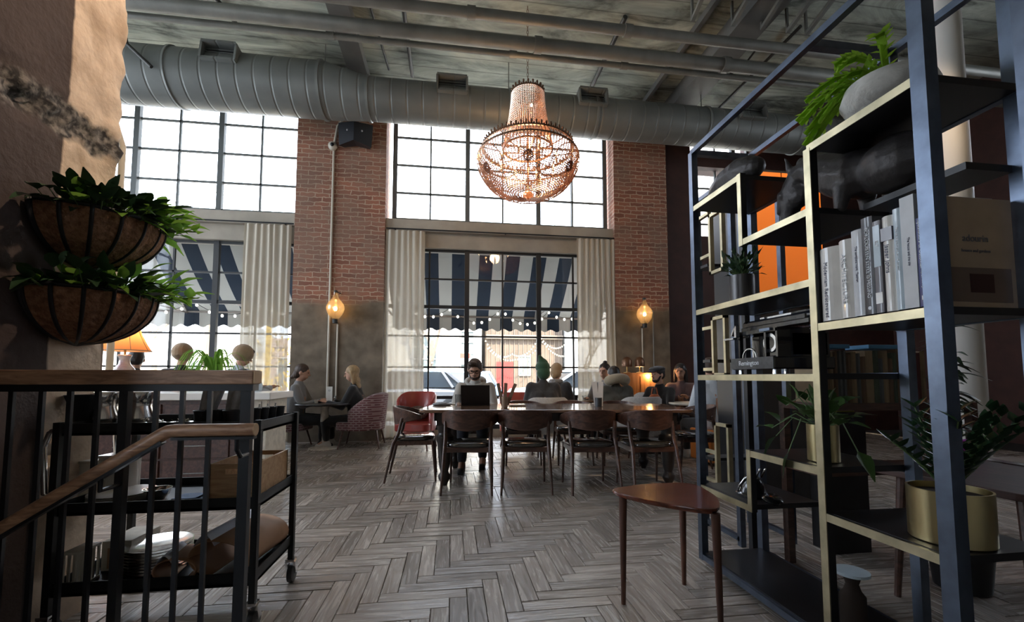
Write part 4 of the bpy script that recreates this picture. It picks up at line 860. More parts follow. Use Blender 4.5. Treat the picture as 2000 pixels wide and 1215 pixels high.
# ================================================================ wall baskets on the column
mat('coco_fibre', (.36, .18, .10), .95, noise=(40, .45), bump=(60, .8)); mat('wire_black', (.010, .010, .012), .5, .3); mat('leaf_green', (.075, .20, .045), .45, noise=(8, .35)); mat('leaf_dark', (.028, .075, .028), .45, noise=(8, .4)); mat('soil', (.03, .02, .015), .95); mat('stem_green', (.10, .17, .06), .6)
thin_cloth('leaf_bright', (.22, .42, .07), .45)
def wall_basket(yc, zr, label, plabel, R=.262, H=.225, seed=1):
    t = thing('wall_basket', label, 'hanging basket', (-1.675, yc, zr), group='wire wall baskets lined with coco fibre')
    nb = 9
    def rad(z): u = max(0., min(1., -z/H)); return (1-u**2.1)**.52
    def f(u, v):
        a = -PI/2+PI*u; z = -H*(1-(1-v)**1.4) if v > 0 else 0; z = -H*v; k = R*rad(z)*(1+.035*abs(math.sin(a*nb/1.0+PI/2*0))*(1 if 0 < v < 1 else .5))
        return (k*math.cos(a)*1.05, k*math.sin(a), z)
    MB().grid(f, 90, 16).build('coco_liner', 'coco_fibre', t, smooth=True, solid=.008)
    MB().lathe([(0, -.03), (R*.96, -.03)], n=24, a0=-PI/2, a1=PI/2).build('soil', 'soil', t)
    w_ = MB(); rim = [(1.07*R*math.cos(a)+.003, 1.03*R*math.sin(a), 0) for a in [-PI/2+PI*i/30 for i in range(31)]]
    w_.tube(rim+[rim[0]], .009, 8)
    for i in range(nb+1):
        a = -PI/2+PI*i/nb; p = []
        for j in range(11): z = -H*1.01*j/10; k = R*rad(z)*1.07+.004; p.append((k*math.cos(a)+.002, k*math.sin(a), z))
        w_.tube(p, .0075, 6)
    w_.tube([(.004, -R*rad(z)*1.05, z) for z in [-H*j/12 for j in range(13)]]+[(.004, R*rad(z)*1.05, z) for z in [-H*(12-j)/12 for j in range(13)]], .009, 6)
    w_.build('wire_frame', 'wire_black', t, smooth=True)
    p = thing('basket_plant', plabel, 'plant', (-1.62, yc, zr-.02), group='leafy plants in the wall baskets'); Rn = random.Random(seed); g1, g2, st = MB(), MB(), MB()
    for k in range(190):
        a = Rn.uniform(-PI/2, PI/2)*1.05; q = Rn.random(); rr = R*(q**.5)*.95; base = Vector((rr*math.cos(a)*.95-.02, rr*math.sin(a), .0))
        d = Vector((math.cos(a)*Rn.uniform(.2, 1.1), math.sin(a)*Rn.uniform(.2, 1), Rn.uniform(.15, 1.0))).normalized()
        s = Rn.uniform(.02, .12)*(1+.35*(a > 0)); tip = base+d*s; st.tube([base, tip], .0022, 4)
        (g1 if Rn.random() < .5+(.35 if a > 0 else -.3) else g2).leaf(tip, d+Vector((Rn.uniform(-.4, .4), Rn.uniform(-.4, .4), Rn.uniform(-.5, .2))), Rn.uniform(.07, .13), Rn.uniform(.04, .065), droop=Rn.uniform(.1, .5), seg=4, tip=.75)
    for k in range(5):      # a long trailing shoot reaching into the light
        d = Vector((.72, .35, .12)); base = Vector((.20, .10, .02)); q = base+d*(.03+.045*k); st.tube([base, q], .003, 4)
        g1.leaf(q, (Rn.uniform(-.2, .8), Rn.uniform(-.5, .5), 1 if k % 2 else -.1), .07, .05, droop=.15, tip=.7)
    g1.build('leaves', 'leaf_bright', p, smooth=True); g2.build('dark_leaves', 'leaf_dark', p, smooth=True); st.build('stems', 'stem_green', p)
wall_basket(2.215, 1.80, 'upper half round wire basket lined with coco fibre on the column', 'leafy green plant spilling from the upper wall basket', seed=2)
wall_basket(2.20, 1.455, 'lower half round wire basket lined with coco fibre on the column', 'leafy green plant spilling from the lower wall basket', R=.255, seed=9)

# white boxes on the middle shelf, carton and rack on the bottom shelf
for (pa, pb, y, h_, l, m) in ((138, 172, 2.36, .155, 'greyish white storage box at the left end of the middle shelf', 'white_plastic'), (180, 236, 2.38, .175, 'taller white storage box behind the plates on the middle shelf', 'porcelain')):
    xa, xb = max(-1.585, atY(pa, 900, y)[0]), atY(pb, 900, y)[0]
    t = thing('storage_box', l, 'box', ((xa+xb)/2, y, .528), group='white boxes on the middle shelf'); w_ = max(.05, (xb-xa)/2)
    MB().box(-w_, -.07, 0, w_, .07, h_).build('box_body', m, t, bevel=.006); MB().box(-w_-.003, -.073, h_-.001, w_+.003, .073, h_+.012).build('lid', m, t, bevel=.003)
t = thing('water_jug', 'white tapered jug at the right of the white boxes on the middle shelf', 'jug', (atY(250, 900, 2.36)[0], 2.37, .528))
MB().lathe([(0, 0), (.042, 0), (.038, .06), (.032, .17), (.029, .17), (.034, .06), (0, .006)], n=26).build('body', 'porcelain', t, smooth=True, auto=50)
t = thing('cardboard_box', 'cream carton with a brown printed side on the bottom shelf of the trolley', 'box', (-1.49, 2.36, .208), .0)
MB().box(-.07, -.10, 0, .05, .10, .13).build('carton', 'cream_cloth', t); MB().box(-.045, -.102, .01, .045, -.099, .10).build('printed_side', 'kraft_paper', t)
t = thing('glass_rack', 'white ribbed rack at the left end of the bottom shelf', 'rack', (-1.555, 2.14, .208))
b = MB().box(-.03, -.06, 0, .035, .06, .01).box(-.03, -.06, .14, .035, .06, .15)
for k in range(5): b.box(-.028, -.058+.028*k, .01, -.020, -.050+.028*k, .14).box(.022, -.058+.028*k, .01, .030, -.050+.028*k, .14)
b.build('rack_frame', 'white_plastic', t)
# ================================================================ the open bookcase at the right
mat('brass_edge', (.62, .55, .36), .38, .85, noise=(9, .35)); mat('steel_blue', (.15, .185, .25), .36, 1., noise=(14, .25)); mat('shelf_black', (.013, .013, .015), .35, .2, noise=(6, .3))
BX, BD = 1.44, .38
YF, Y2, YM, YN = 2.42, 1.98, 1.555, 1.12
bc = thing('bookcase', 'tall open black steel bookcase with brass edged stepped shelves at the right', 'bookcase', (BX, YM, 0))
def B(x, y, z): return (x-BX, y-YM, z)
def post(y, z0, z1, m='steel_blue', w=.038, x=BX, nm='post'):
    if m == 'brass_edge':
        o = MB().box(*B(x+.004, y-w/2, z0), *B(x+w, y+w/2, z1)).build(nm, 'shelf_black', bc); MB().box(*B(x, y-w/2+.001, z0), *B(x+.004, y+w/2-.001, z1)).build('brass_strip', m, o)
    else: MB().box(*B(x, y-w/2, z0), *B(x+w, y+w/2, z1)).build(nm, m, bc)
def rail(y0, y1, z, m='brass_edge', x=BX, h=.030, w=.03, nm='shelf_edge'):
    if m == 'brass_edge':
        o = MB().box(*B(x+.005, y0, z-h/2), *B(x+w, y1, z+h/2)).build(nm, 'shelf_black', bc); MB().box(*B(x+.0015, y0, z-h/2), *B(x+.005, y1, z+h/2)).build('brass_strip', m, o)
    else: MB().box(*B(x+.0015, y0, z-h/2), *B(x+w, y1, z+h/2)).build(nm, m, bc)
def shelf(y0, y1, z, x0=BX+.02, x1=BX+BD): MB().box(*B(x0, y0, z-.012), *B(x1, y1, z+.012)).build('shelf', 'shelf_black', bc)
TOP = 2.46
post(YF, .03, TOP); post(YN, 0, TOP, w=.046, m='steel_blue'); post(YM, .05, 2.02, 'brass_edge', .034)
for y in (YN+.02, YF): post(y, .0, TOP, x=BX+BD, w=.042)
post(YM-.02, .03, TOP, x=BX+BD, w=.038); 
rail(YN, YF, TOP, 'steel_blue'); rail(YN, YF, TOP, 'steel_blue', x=BX+BD+.005); rail(YN, YF, .05, 'steel_blue'); rail(YN, YF, .05, 'steel_blue', x=BX+BD+.005)
for y in (YF, YM-.02, YN):
    MB().box(*B(BX+.03, y-.016, TOP-.016), *B(BX+BD, y+.016, TOP+.016)).build('cross_bar', 'steel_blue', bc)
    MB().box(*B(BX+.03, y-.016, .03), *B(BX+BD, y+.016, .062)).build('cross_bar', 'steel_blue', bc)
for (y0, y1, z) in ((Y2, YF, 2.10), (YM, Y2, 1.76), (YM, YF, 1.466), (YM, YF, 1.08), (YM, Y2, .71), (Y2, YF, .445), (YN, YM, 2.02), (YN, YM, 1.28), (YN, YM, .54)):
    shelf(y0, y1, z+.005); rail(y0, y1, z)
shelf(YN, YF, .062); shelf(YN+.03, YM-.05, 1.765, x0=1.64)
for (y, z0, z1) in ((Y2, 1.743, 2.117), (Y2, .43, .727)): post(y, z0, z1, 'brass_edge', .030, nm='riser')
for z in (1.76, 1.466, 1.09, 1.28, .71, .54, 2.02, 2.10): rail(YM, YF if z in (1.466, 1.09, 2.10) else Y2, z, 'steel_blue', x=BX+BD-.005, h=.02) if z not in (2.02, 1.28, .54) else rail(YN, YM, z, 'steel_blue', x=BX+BD-.005, h=.02)
# second lattice shelf standing behind it
b2 = thing('lattice_shelf', 'second black shelf with small brass loops, standing behind the far end of the bookcase', 'shelf unit', (1.84, 2.70, 0))
def B2(x, y, z): return (x-1.84, y-2.70, z)
for x in (1.84, 2.2):
    for y in (2.64, 3.04): MB().box(*B2(x, y-.018, 0), *B2(x+.036, y+.018, 2.44)).build('post', 'steel_blue', b2)
    MB().box(*B2(x, 2.64, 2.41), *B2(x+.03, 3.04, 2.44)).build('rail', 'steel_blue', b2); MB().box(*B2(x, 2.64, .03), *B2(x+.03, 3.04, .06)).build('rail', 'steel_blue', b2)
MB().box(*B2(1.845, 2.52, 0), *B2(1.88, 2.555, 2.44)).build('post', 'dark_steel', b2)
for (z0, z1, s1, s2) in ((1.82, 2.26, 2.28, 1.97), (1.09, 1.51, 1.44, 1.14), (.30, .765, .55, .35)):
    lp = MB(); w = .022
    for (ya, yb, za, zb) in ((2.72, 2.72+w, z0, z1), (2.88-w, 2.88, z0, z1), (2.72, 2.88, z0, z0+w), (2.72, 2.88, z1-w, z1)): lp.box(*B2(1.84, ya, za), *B2(1.87, yb, zb))
    for s in (s1, s2): lp.box(*B2(1.84, 2.88, s-w/2), *B2(1.87, 3.02, s+w/2))
    lp.build('brass_loop', 'brass_edge', b2)
for z in (.5, 1.2, 1.9): MB().box(*B2(1.84, 2.9, z-.01), *B2(2.22, 3.04, z+.01)).build('shelf', 'shelf_black', b2)
# near neighbour bookcase whose post fills the right edge
b3 = thing('bookcase', 'second black steel bookcase whose wide post fills the right edge of the picture', 'bookcase', (1.44, .86, 0))
for (x, y) in ((0, 0), (.38, -.05), (0, -.7), (.38, -.7)): MB().box(x, y-.03, 0, x+.04, y+.03, 2.46).build('post', 'steel_blue', b3)
MB().box(0, -.7, 2.43, .04, 0, 2.46).box(.38, -.7, 2.43, .42, 0, 2.46).build('top_rail', 'steel_blue', b3)
for z in (.25, .9, 1.6): MB().box(0, -.7, z-.012, .4, -.0, z+.012).build('shelf', 'shelf_black', b3)
# ---- books
for nm, c in dict(bk_cream=(.86, .83, .78), bk_grey=(.66, .68, .71), bk_black=(.012, .014, .022), bk_blue=(.035, .05, .20), bk_pale=(.55, .66, .74), bk_brown=(.16, .10, .07), bk_photo=(.16, .15, .17), bk_tan=(.45, .33, .22), pages=(.6, .55, .45), ink=(.13, .14, .20), ink_white=(.75, .78, .82), ink_blue=(.10, .14, .28)).items(): mat(nm, c, .38, noise=(12, .12) if 'ink' not in nm else None, coat=.5 if nm[:3] == 'bk_' else 0)
def book(label, y0, y1, z0, h, d, cover, title=None, tm='ink', ts=.02, tz=.5, x0=1.443, group='large art books on the bookcase', rnd=.35, tilt=0, extra=None, name='art_book'):
    """upright book with its spine towards -X; y0>y1"""
    t = thing(name, label, 'book', (x0, (y0+y1)/2, z0), tilt, group=group); w = abs(y0-y1)-.0015; n = 8; b = MB()
    prof = [(-.0+.5*w*rnd*(1-math.cos(0)), 0)]
    sp_ = [(w*rnd*(1-math.sin(PI*k/n))*.7, w/2-w*k/n) for k in range(n+1)]
    outer = sp_+[(d, -w/2), (d, -w/2+.003), (.012+w*rnd, -w/2+.003), (.012+w*rnd, w/2-.003), (d, w/2-.003), (d, w/2)]
    b.prism([(x, y) for x, y in reversed(outer)], 0, h)
    b.build('cover', cover, t); MB().box(.01+w*rnd, -w/2+.003, .004, d-.005, w/2-.003, h-.004).build('page_block', 'pages', t)
    if title: 
        o = text_obj('spine_title', title, tm, frameM((-.0012, 0, h*tz), (0, 0, -1), (0, -1, 0)), ts, t)
    if extra: extra(t, w, h)
    return t
def bandx(z0, z1, m): return lambda t, w, h: MB().box(-.0006, -w*.46, h*z0, .01, w*.46, h*z1).build('photo_band', m, t)
Zs = 1.30
def yb(px, py=540): return atX(px, py, 1.443)[1]
def zt(px, py): return atX(px, py, 1.443)[2]-Zs
book('cream clothbound book with rounded spine, first at the left of the row', yb(1593), yb(1634), Zs, zt(1612, 484), .26, 'bk_cream', 'Modernism Rediscovered', 'ink', .021, .42)
book('cream book with faint capital lettering, second from the left of the row', yb(1634), yb(1664), Zs, zt(1648, 468), .26, 'bk_cream', 'ARCHITECTURE', 'bk_grey', .026, .5)
book('pale grey book between the second cream book and the black one', yb(1664), yb(1685), Zs, zt(1675, 448), .26, 'bk_grey', 'The complete work  Taschen', 'ink', .011, .6, rnd=.15)
book('black book with large white capitals running down its spine', yb(1685), yb(1708), Zs, zt(1690, 425), .27, 'bk_black', 'TORLOUISTEN STYLE IS MISSING', 'ink_white', .0172, .53, rnd=.1, extra=lambda t, w, h: MB().tube([(-.001, 0, .022), (.002, 0, .022)], .0065, 16).build('publisher_mark', 'ink_white', t))
book('book with dark photographs on its spine, between black and cream books', yb(1708), yb(1723), Zs, zt(1715, 430), .26, 'bk_photo', 'ELT', 'ink_white', .014, .75, rnd=.1, extra=lambda t, w, h: (MB().box(-.0006, -w*.46, h*.1, .01, w*.46, h*.22).build('photo_band', 'bk_cream', t), MB().box(-.0006, -w*.46, h*.5, .01, w*.46, h*.95).build('photo_band', 'bk_pale', t)))
book('cream book with a dark photo band near the top of its spine', yb(1723), yb(1748), Zs, zt(1735, 420), .27, 'bk_cream', 'Jasper Johns', 'ink', .020, .55, extra=bandx(.74, .88, 'bk_photo'))
book('slim light blue book left of the tall grey one', yb(1748), yb(1764), Zs, zt(1755, 405), .27, 'bk_pale', 'The art of the world and its colour', 'ink_white', .010, .6, rnd=.2)
book('tall thick plain grey book, tallest of the row', yb(1764), yb(1793), Zs, zt(1775, 381), .30, 'bk_grey', 'The house and the city', 'ink', .010, .5, rnd=0)
book('royal blue slim book with white and cream lettering at the right of the row', yb(1793), yb(1812), Zs, zt(1800, 423), .05, 'bk_blue', 'Splendours of Ottoman', 'ink_white', .016, .70, rnd=.1, extra=lambda t, w, h: (text_obj('author_line', 'paintings and drawings', 'ink_white', frameM((-.0012, 0, h*.33), (0, 0, -1), (0, -1, 0)), .008, t), MB().box(-.0006, -.006, .02, .01, .006, .034).build('publisher_mark', 'ink_white', t)))
def cover_art(t):
    text_obj('cover_title', 'adourin', 'bk_photo', frameM((.16, -.0125, .225), (1, 0, 0), (0, 0, 1)), .032, t)
    text_obj('cover_subtitle', 'houses and gardens', 'bk_photo', frameM((.16, -.0125, .185), (1, 0, 0), (0, 0, 1)), .014, t)
    MB().box(.05, -.0125, .02, .29, -.010, .13).build('cover_picture', 'bk_brown', t); MB().box(.13, -.0135, .05, .22, -.0125, .11).build('picture_house', 'red_wall', t)
t = thing('cover_book', 'large brown book with its front cover turned to the camera, behind the near post', 'book', (1.50, 1.165, Zs), group='large art books on the bookcase')
MB().box(0, -.010, 0, .31, .012, .36).build('cover', 'bk_tan', t); cover_art(t)
# ---- typewriter
mat('enamel_black', (.008, .008, .009), .22, .1, coat=.6); mat('plate_grey', (.06, .062, .066), .35, .6, noise=(60, .3)); mat('nickel', (.55, .57, .60), .25, 1.)
tw = thing('typewriter', 'black vintage typewriter with nickel levers standing on the middle shelf', 'typewriter', (1.462, 1.96, 1.098))
MB().box(0, -.15, .022, .32, .15, .080).build('base', 'enamel_black', tw, bevel=.006)
MB().box(-.004, -.152, .024, .001, .152, .080).build('name_plate', 'plate_grey', tw)
text_obj('maker_name', 'Remington', 'ink_white', frameM((-.0048, .015, .053), (0, -1, 0), (0, 0, 1)), .034, tw)
for (x, y) in ((.03, -.12), (.03, .12), (.29, -.12), (.29, .12)): MB().lathe([(0, 0), (.012, 0), (.010, .024), (0, .024)], n=12).build('foot', 'nickel', tw, loc=(x, y, -.002))
fr = MB()
for y in (-.135, -.06, .13): fr.box(.03, y-.006, .08, .05, y+.006, .215).box(.26, y-.006, .08, .28, y+.006, .20)
fr.box(.03, -.14, .20, .20, .135, .218).box(.05, -.14, .08, .30, -.128, .20); fr.build('side_frame', 'enamel_black', tw)
MB().box(.10, -.14, .08, .30, .13, .20).build('body_housing', 'enamel_black', tw, bevel=.01)
MB().lathe([(.030, -.006), (.045, -.006), (.047, .006), (.030, .006), (.030, -.006)], n=24, M=Matrix.Rotation(PI/2, 3, 'Y')).build('ribbon_spool', 'nickel', tw, loc=(.05, -.075, .148), smooth=True, auto=50)
MB().tube([(.03, .05+.05*math.cos(a), .082+.045*math.sin(a)) for a in [PI*i/10 for i in range(11)]], .005, 6).tube([(.03, .02, .082), (.03, .02, .12)], .005, 6).build('type_guide', 'nickel', tw)
MB().tube([(.13, -.30, .262), (.13, .17, .262)], .022, 16).build('platen', 'bk_black', tw, smooth=True, auto=50)
ca = MB().box(.06, -.29, .222, .20, .15, .240).box(.17, -.29, .24, .19, .15, .30).box(.06, -.27, .243, .07, .13, .262).build('carriage', 'enamel_black', tw)
MB().box(.055, -.20, .268, .062, -.05, .276).box(.055, -.03, .270, .062, .0, .278).build('carriage_scale', 'nickel', tw)
for y in (.18, -.31): MB().tube([(.13, y, .262), (.13, y+.02, .262)], .024, 14).build('platen_knob', 'enamel_black', tw)
MB().tube([(.10, .15, .20), (.06, .19, .19), (-.0, .20, .185)], .006, 6).box(-.01, .12, .180, .01, .20, .188).box(.0, .11, .19, .02, .125, .25).bar((.01, .12, .25), (.01, .15, .20), .02, .008).build('return_lever', 'nickel', tw)
MB().box(.02, -.105, .205, .05, -.035, .218).build('ribbon_cover', 'steel_blue', tw)
ky = MB()
for r_ in range(4):
    for k in range(10): ky.lathe([(0, .0), (.007, .0), (.007, .004), (0, .004)], n=8, c=(.235+.024*r_, -.12+.026*k+.006*r_, .215-.02*r_))
ky.build('keys', 'ink_white', tw)
# ---- horse sculpture
mat('bronze_dark', (.055, .050, .050), .5, .35, noise=(12, .35), bump=(25, .35))
def remesh_obj(name, b, m, parent=None, vox=.008, loc=None, smooth=3, rz=0):
    o = b.build(name, m, parent, smooth=True, loc=loc); r = o.modifiers.new('r', 'REMESH'); r.mode = 'VOXEL'; r.voxel_size = vox; r.use_smooth_shade = True
    s = o.modifiers.new('s', 'SMOOTH'); s.iterations = smooth; s.factor = .5; o.rotation_euler = (0, 0, rz); return o
def cap(b, p0, p1, r0, r1, n=10, k=8):
    """tapered capsule with ball ends (for fusing)"""
    p0, p1 = Vector(p0), Vector(p1); b.ball(p0, r0, n, 6); b.ball(p1, r1, n, 6); b.tube([p0, p1], [r0, r1], n)
hb = MB()
# muzzle low, head hanging, neck arching up and away, deep chest behind the post
pts = [((0, .015, .045), .040), ((0, .020, .085), .043), ((0, .005, .140), .052), ((0, -.020, .200), .062), ((0, -.055, .245), .058), ((0, -.11, .245), .068), ((0, -.18, .200), .085), ((0, -.25, .150), .098), ((0, -.33, .12), .105)]
for (a, ra_), (c, rc) in zip(pts, pts[1:]): cap(hb, a, c, ra_*.85, rc*.85)
hb.ball((0, -.035, .165), (.046, .062, .058)); hb.ball((.0, -.45, .10), (.085, .13, .095)); hb.ball((0, .035, .050), (.034, .026, .030))
for s in (-1, 1): cap(hb, (s*.034, -.035, .275), (s*.040, -.020, .335), .015, .004); hb.ball((s*.044, .005, .178), .013); hb.ball((s*.026, .048, .055), .010); cap(hb, (s*.040, .02, .19), (s*.036, .035, .11), .012, .010)
for k in range(8): hb.ball((0, -.06-.035*k, .295-.010*k), (.014, .026, .026))
for s in (-1, 1): cap(hb, (s*.05, -.30, .08), (s*.055, -.29, .01), .035, .022)
t = thing('horse_sculpture', 'dark bronze horse head sculpture with bowed muzzle on the shelf', 'sculpture', (1.655, 1.885, 1.778)); t.scale = (1.12, 1.12, 1.12)
remesh_obj('horse_bust', hb, 'bronze_dark', t, .006, loc=(0, 0, -.002))
# ---- long carved piece on the top left shelf
lb = MB(); q = [((.0, .17, .060), .040), ((0, .12, .080), .060), ((.0, .03, .098), .076), ((0, -.08, .100), .080), ((0, -.15, .088), .068), ((0, -.19, .08), .052)]
for (a, ra_), (c, rc) in zip(q, q[1:]): cap(lb, a, c, ra_, rc)
t = thing('driftwood_carving', 'long dark carved piece lying on the top shelf at the far end of the bookcase', 'sculpture', (1.56, 2.20, 2.117))
remesh_obj('carved_body', lb, 'bronze_dark', t, .007, loc=(0, 0, -.018))
# ---- plants
def spray(b, st, base, n, L, W, spread, seed, up=.6, h=.12, droop=.3, tip=.6):
    R_ = random.Random(seed)
    for _ in range(n):
        a = R_.uniform(0, 2*PI); q = Vector((math.cos(a)*spread*R_.random(), math.sin(a)*spread*R_.random(), R_.uniform(.2, 1)*h)); p = Vector(base)
        st.tube([p, p+q*.6+Vector((0, 0, h*.1)), p+q], .002, 4); b.leaf(p+q, (q.normalized()+Vector((R_.uniform(-.5, .5), R_.uniform(-.5, .5), up*R_.uniform(-.6, 1)))), L*R_.uniform(.7, 1.2), W*R_.uniform(.8, 1.2), droop=droop*R_.random(), tip=tip)
def pot_plant(pname, plabel, potm, r, h, loc, pl_name, pl_label, m, build, r2=None):
    t = thing(pname, plabel, 'pot', loc, group='plant pots on the bookcase'); r2 = r2 or r
    MB().lathe([(0, 0), (r2-.004, 0), (r2, .004), (r, h), (r-.006, h), (r2-.008, .012), (0, .012)], n=40).build('pot_body', potm, t, smooth=True, auto=40); MB().lathe([(0, h-.02), (r-.006, h-.02)], n=24).build('soil', 'soil', t)
    p = thing(pl_name, pl_label, 'plant', (loc[0], loc[1], loc[2]+h-.02), group='plants on the bookcase'); b, st = MB(), MB(); build(b, st); b.build('leaves', m, p, smooth=True); st.build('stems', 'stem_green', p)
mat('brushed_gold', (.64, .53, .28), .30, 1., noise=(3, .12)); mat('pot_steel', (.07, .068, .068), .35, .8); mat('leaf_pothos', (.09, .19, .05), .4, noise=(20, .3)); mat('leaf_zz', (.02, .055, .022), .3); mat('leaf_varieg', (.32, .34, .16), .5, noise=(25, None), col2=(.05, .11, .03)); mat('stone_white', (.80, .80, .76), .8, noise=(10, .3), bump=(30, .4)); thin_cloth('leaf_lime', (.36, .58, .07), .5)
pot_plant('metal_pot', 'dark metal cylinder pot on the shelf above the typewriter', 'pot_steel', .062, .145, (1.55, 2.13, 1.484), 'jade_plant', 'small bushy dark green plant in the dark metal pot', 'leaf_dark', lambda b, st: spray(b, st, (0, 0, 0), 90, .055, .02, .10, 3, h=.13))
def pothos(b, st):
    spray(b, st, (0, 0, 0), 34, .085, .06, .14, 5, h=.12, droop=.5)
    for (x, y, z, dx, dy, dz) in ((-.10, .12, .02, -.3, .6, .7), (-.08, .17, -.05, -.3, .5, -.8), (-.12, .05, -.10, -.2, .2, -1), (.0, -.16, -.07, 0, -.6, -.7), (-.05, -.13, .03, -.2, -.5, .4), (-.04, .15, .09, 0, .4, .5), (-.09, .02, .13, -.2, .2, .8), (-.06, .22, -.02, -.1, .8, .2)):
        st.tube([(0, 0, 0), (x*.6, y*.6, max(z, 0)+.04), (x, y, z)], .0025, 5); b.leaf((x, y, z), (dx, dy, dz), .095, .065, droop=.3, tip=.7)
pot_plant('gold_pot', 'slim brushed gold cylinder pot on the stepped shelf beside the brass post', 'brushed_gold', .058, .155, (1.56, 1.665, .728), 'pothos_plant', 'trailing pothos with broad leaves in the slim gold pot', 'leaf_pothos', pothos)
def zz(b, st):
    R_ = random.Random(4)
    for k in range(15):
        a = R_.uniform(0, 2*PI); L = R_.uniform(.22, .36); lean = R_.uniform(.15, .75); d = Vector((math.cos(a)*lean, math.sin(a)*lean, 1)).normalized(); p = [Vector((0, 0, 0))+d*L*i/8+Vector((math.cos(a), math.sin(a), -.6))*.05*lean*(i/8)**2 for i in range(9)]
        st.tube(p, [.006-.0005*i for i in range(9)], 5)
        for i in range(2, 9):
            s = Vector((-math.sin(a), math.cos(a), .5))
            for q in (1, -1): b.leaf(p[i], Vector((s.x*q, s.y*q, .55))+d*.4, .065, .028, droop=.1, tip=.6, seg=3)
pot_plant('gold_pot', 'wide brushed gold planter on the low shelf near the right edge', 'brushed_gold', .105, .165, (1.605, 1.235, .557), 'zz_plant', 'dark glossy plant with upright fronds in the wide gold planter', 'leaf_zz', zz)
t = thing('stone_bowl', 'round pale stone planter on the top shelf of the near bay', 'pot', (1.585, 1.335, 2.037), group='plant pots on the bookcase')
MB().lathe([(0, 0), (.06, 0), (.125, .035), (.145, .08), (.130, .125), (.10, .14), (.095, .13), (0, .12)], n=36).build('pot_body', 'stone_white', t, smooth=True)
p = thing('fern_cactus', 'lime green fishbone cactus with lobed arms spilling over the stone planter', 'plant', (1.585, 1.335, 2.165), group='plants on the bookcase'); b, st = MB(), MB(); R_ = random.Random(11)
def lobed(path, w_):
    path = [Vector(q) for q in path]
    for i in range(len(path)-1):
        d = (path[i+1]-path[i]); n_ = 3
        for j in range(n_): c = path[i]+d*j/n_; s = d.cross(Vector((0, 0, 1))).normalized(); 
        b.bar(path[i], path[i+1]+d*.1, w_*.55, .006)
        for j in range(2):
            c = path[i]+d*(j+.3)/2
            for q in (1, -1): b.leaf(c, s*q+d.normalized()*.55, w_*.85, w_*.55, droop=0, seg=2, tip=.4)
for (dx, dy, dz) in ((-.12, .24, -.06), (-.15, .20, .05), (-.12, .28, .02), (-.15, .14, -.07), (-.08, .26, -.10), (-.12, .08, .10), (-.09, .12, .15), (-.05, -.02, .17), (-.14, .24, -.02), (-.16, .09, .0), (-.05, .22, .08), (-.10, .27, -.09)):
    P_ = [(dx*u, dy*u, dz*u+.07*math.sin(u*PI)) for u in [k/5 for k in range(6)]]; lobed(P_, .050)
b.build('leaves', 'leaf_lime', p, smooth=False)
pot_plant('small_pot', 'small pale pot half hidden behind the tall books', 'stone_white', .03, .045, (1.70, 1.44, 1.779), 'rubber_plant', 'small cream and green variegated plant rising behind the art books', 'leaf_varieg', lambda b, st: spray(b, st, (0, 0, 0), 15, .085, .042, .05, 8, h=.10, up=1))
# ---- telephone and pedestal
t = thing('vintage_telephone', 'glossy black rounded telephone with chrome cradle loops on the lowest step', 'telephone', (1.57, 2.13, .462))
MB().lathe([(0, 0), (.082, 0), (.085, .014), (.070, .024), (.060, .060), (.040, .095), (.018, .108), (0, .11)], n=30, sx=.9).build('body', 'enamel_black', t, smooth=True, auto=60)
MB().lathe([(0, 0), (.045, 0), (.05, .01), (.04, .022), (0, .024)], n=26, M=Matrix.Rotation(.3, 3, 'X')).build('dial', 'enamel_black', t, loc=(.02, -.115, .004), smooth=True, auto=50)
MB().tube([(-.064, .03, .02), (-.062, .02, .05), (-.045, .0, .09), (-.02, -.02, .108)], .005, 8).tube([(.0, -.03, .10), (.005, -.045, .135), (.0, -.06, .15)], .0045, 6).tube([(.03, -.03, .10), (.035, -.045, .135), (.03, -.06, .15)], .0045, 6).build('cradle', 'chrome', t, smooth=True)
t = thing('stone_pedestal', 'small carved pedestal with a white round top on the bottom shelf', 'pedestal', (1.60, 1.60, .08))
MB().lathe([(0, 0), (.045, 0), (.045, .13), (.030, .15), (.022, .175), (.03, .2), (.045, .215), (0, .215)], n=20).build('stem', 'soil', t, smooth=True, auto=40); MB().lathe([(0, .215), (.062, .215), (.062, .226), (0, .228)], n=30).build('top_disc', 'bk_pale', t)
# ================================================================ three legged table
wood('teak_top', (.075, .018, .009), (.20, .052, .026), .22, 2.2, (1.2, 9, 9), coat=.35); wood('teak_leg', (.05, .018, .010), (.12, .042, .022), .35, 4, (9, 9, 1))
t = thing('side_table', 'three legged side table with a rounded triangular red brown top in front of the bookcase', 'table', (1.05, 2.03, 0))
def tri(off):
    C = [Vector((.76, 2.18)), Vector((1.145, 1.715)), Vector((1.36, 2.30))]; P = []; cen = sum(C, Vector((0, 0)))/3
    for i in range(3):
        a, b_, c = C[i-1], C[i], C[(i+1) % 3]; r = (.055, .075, .12)[i]
        u, v = (a-b_).normalized(), (c-b_).normalized()
        s0, s1 = b_+u*r*1.7, b_+v*r*1.7
        for k in range(8): q = k/7; P.append((1-q)**2*s0+2*q*(1-q)*(b_*.9+cen*.1)+q*q*s1)
        m_ = (b_+c)/2; out = (m_-cen).normalized()
        e0, e1 = s1, c+(b_-c).normalized()*(.075, .12, .055)[i]*1.7
        for k in range(1, 7): q = k/7; P.append(e0.lerp(e1, q)+out*.022*math.sin(PI*q))
    return [(cen.x+(p.x-cen.x)*off-1.05, cen.y+(p.y-cen.y)*off-2.03) for p in P]
A_, B_ = tri(1.0), tri(.955); b = MB(); n = len(A_)
lay = [(B_, .488), (A_, .502), (A_, .508), (tri(.99), .511)]
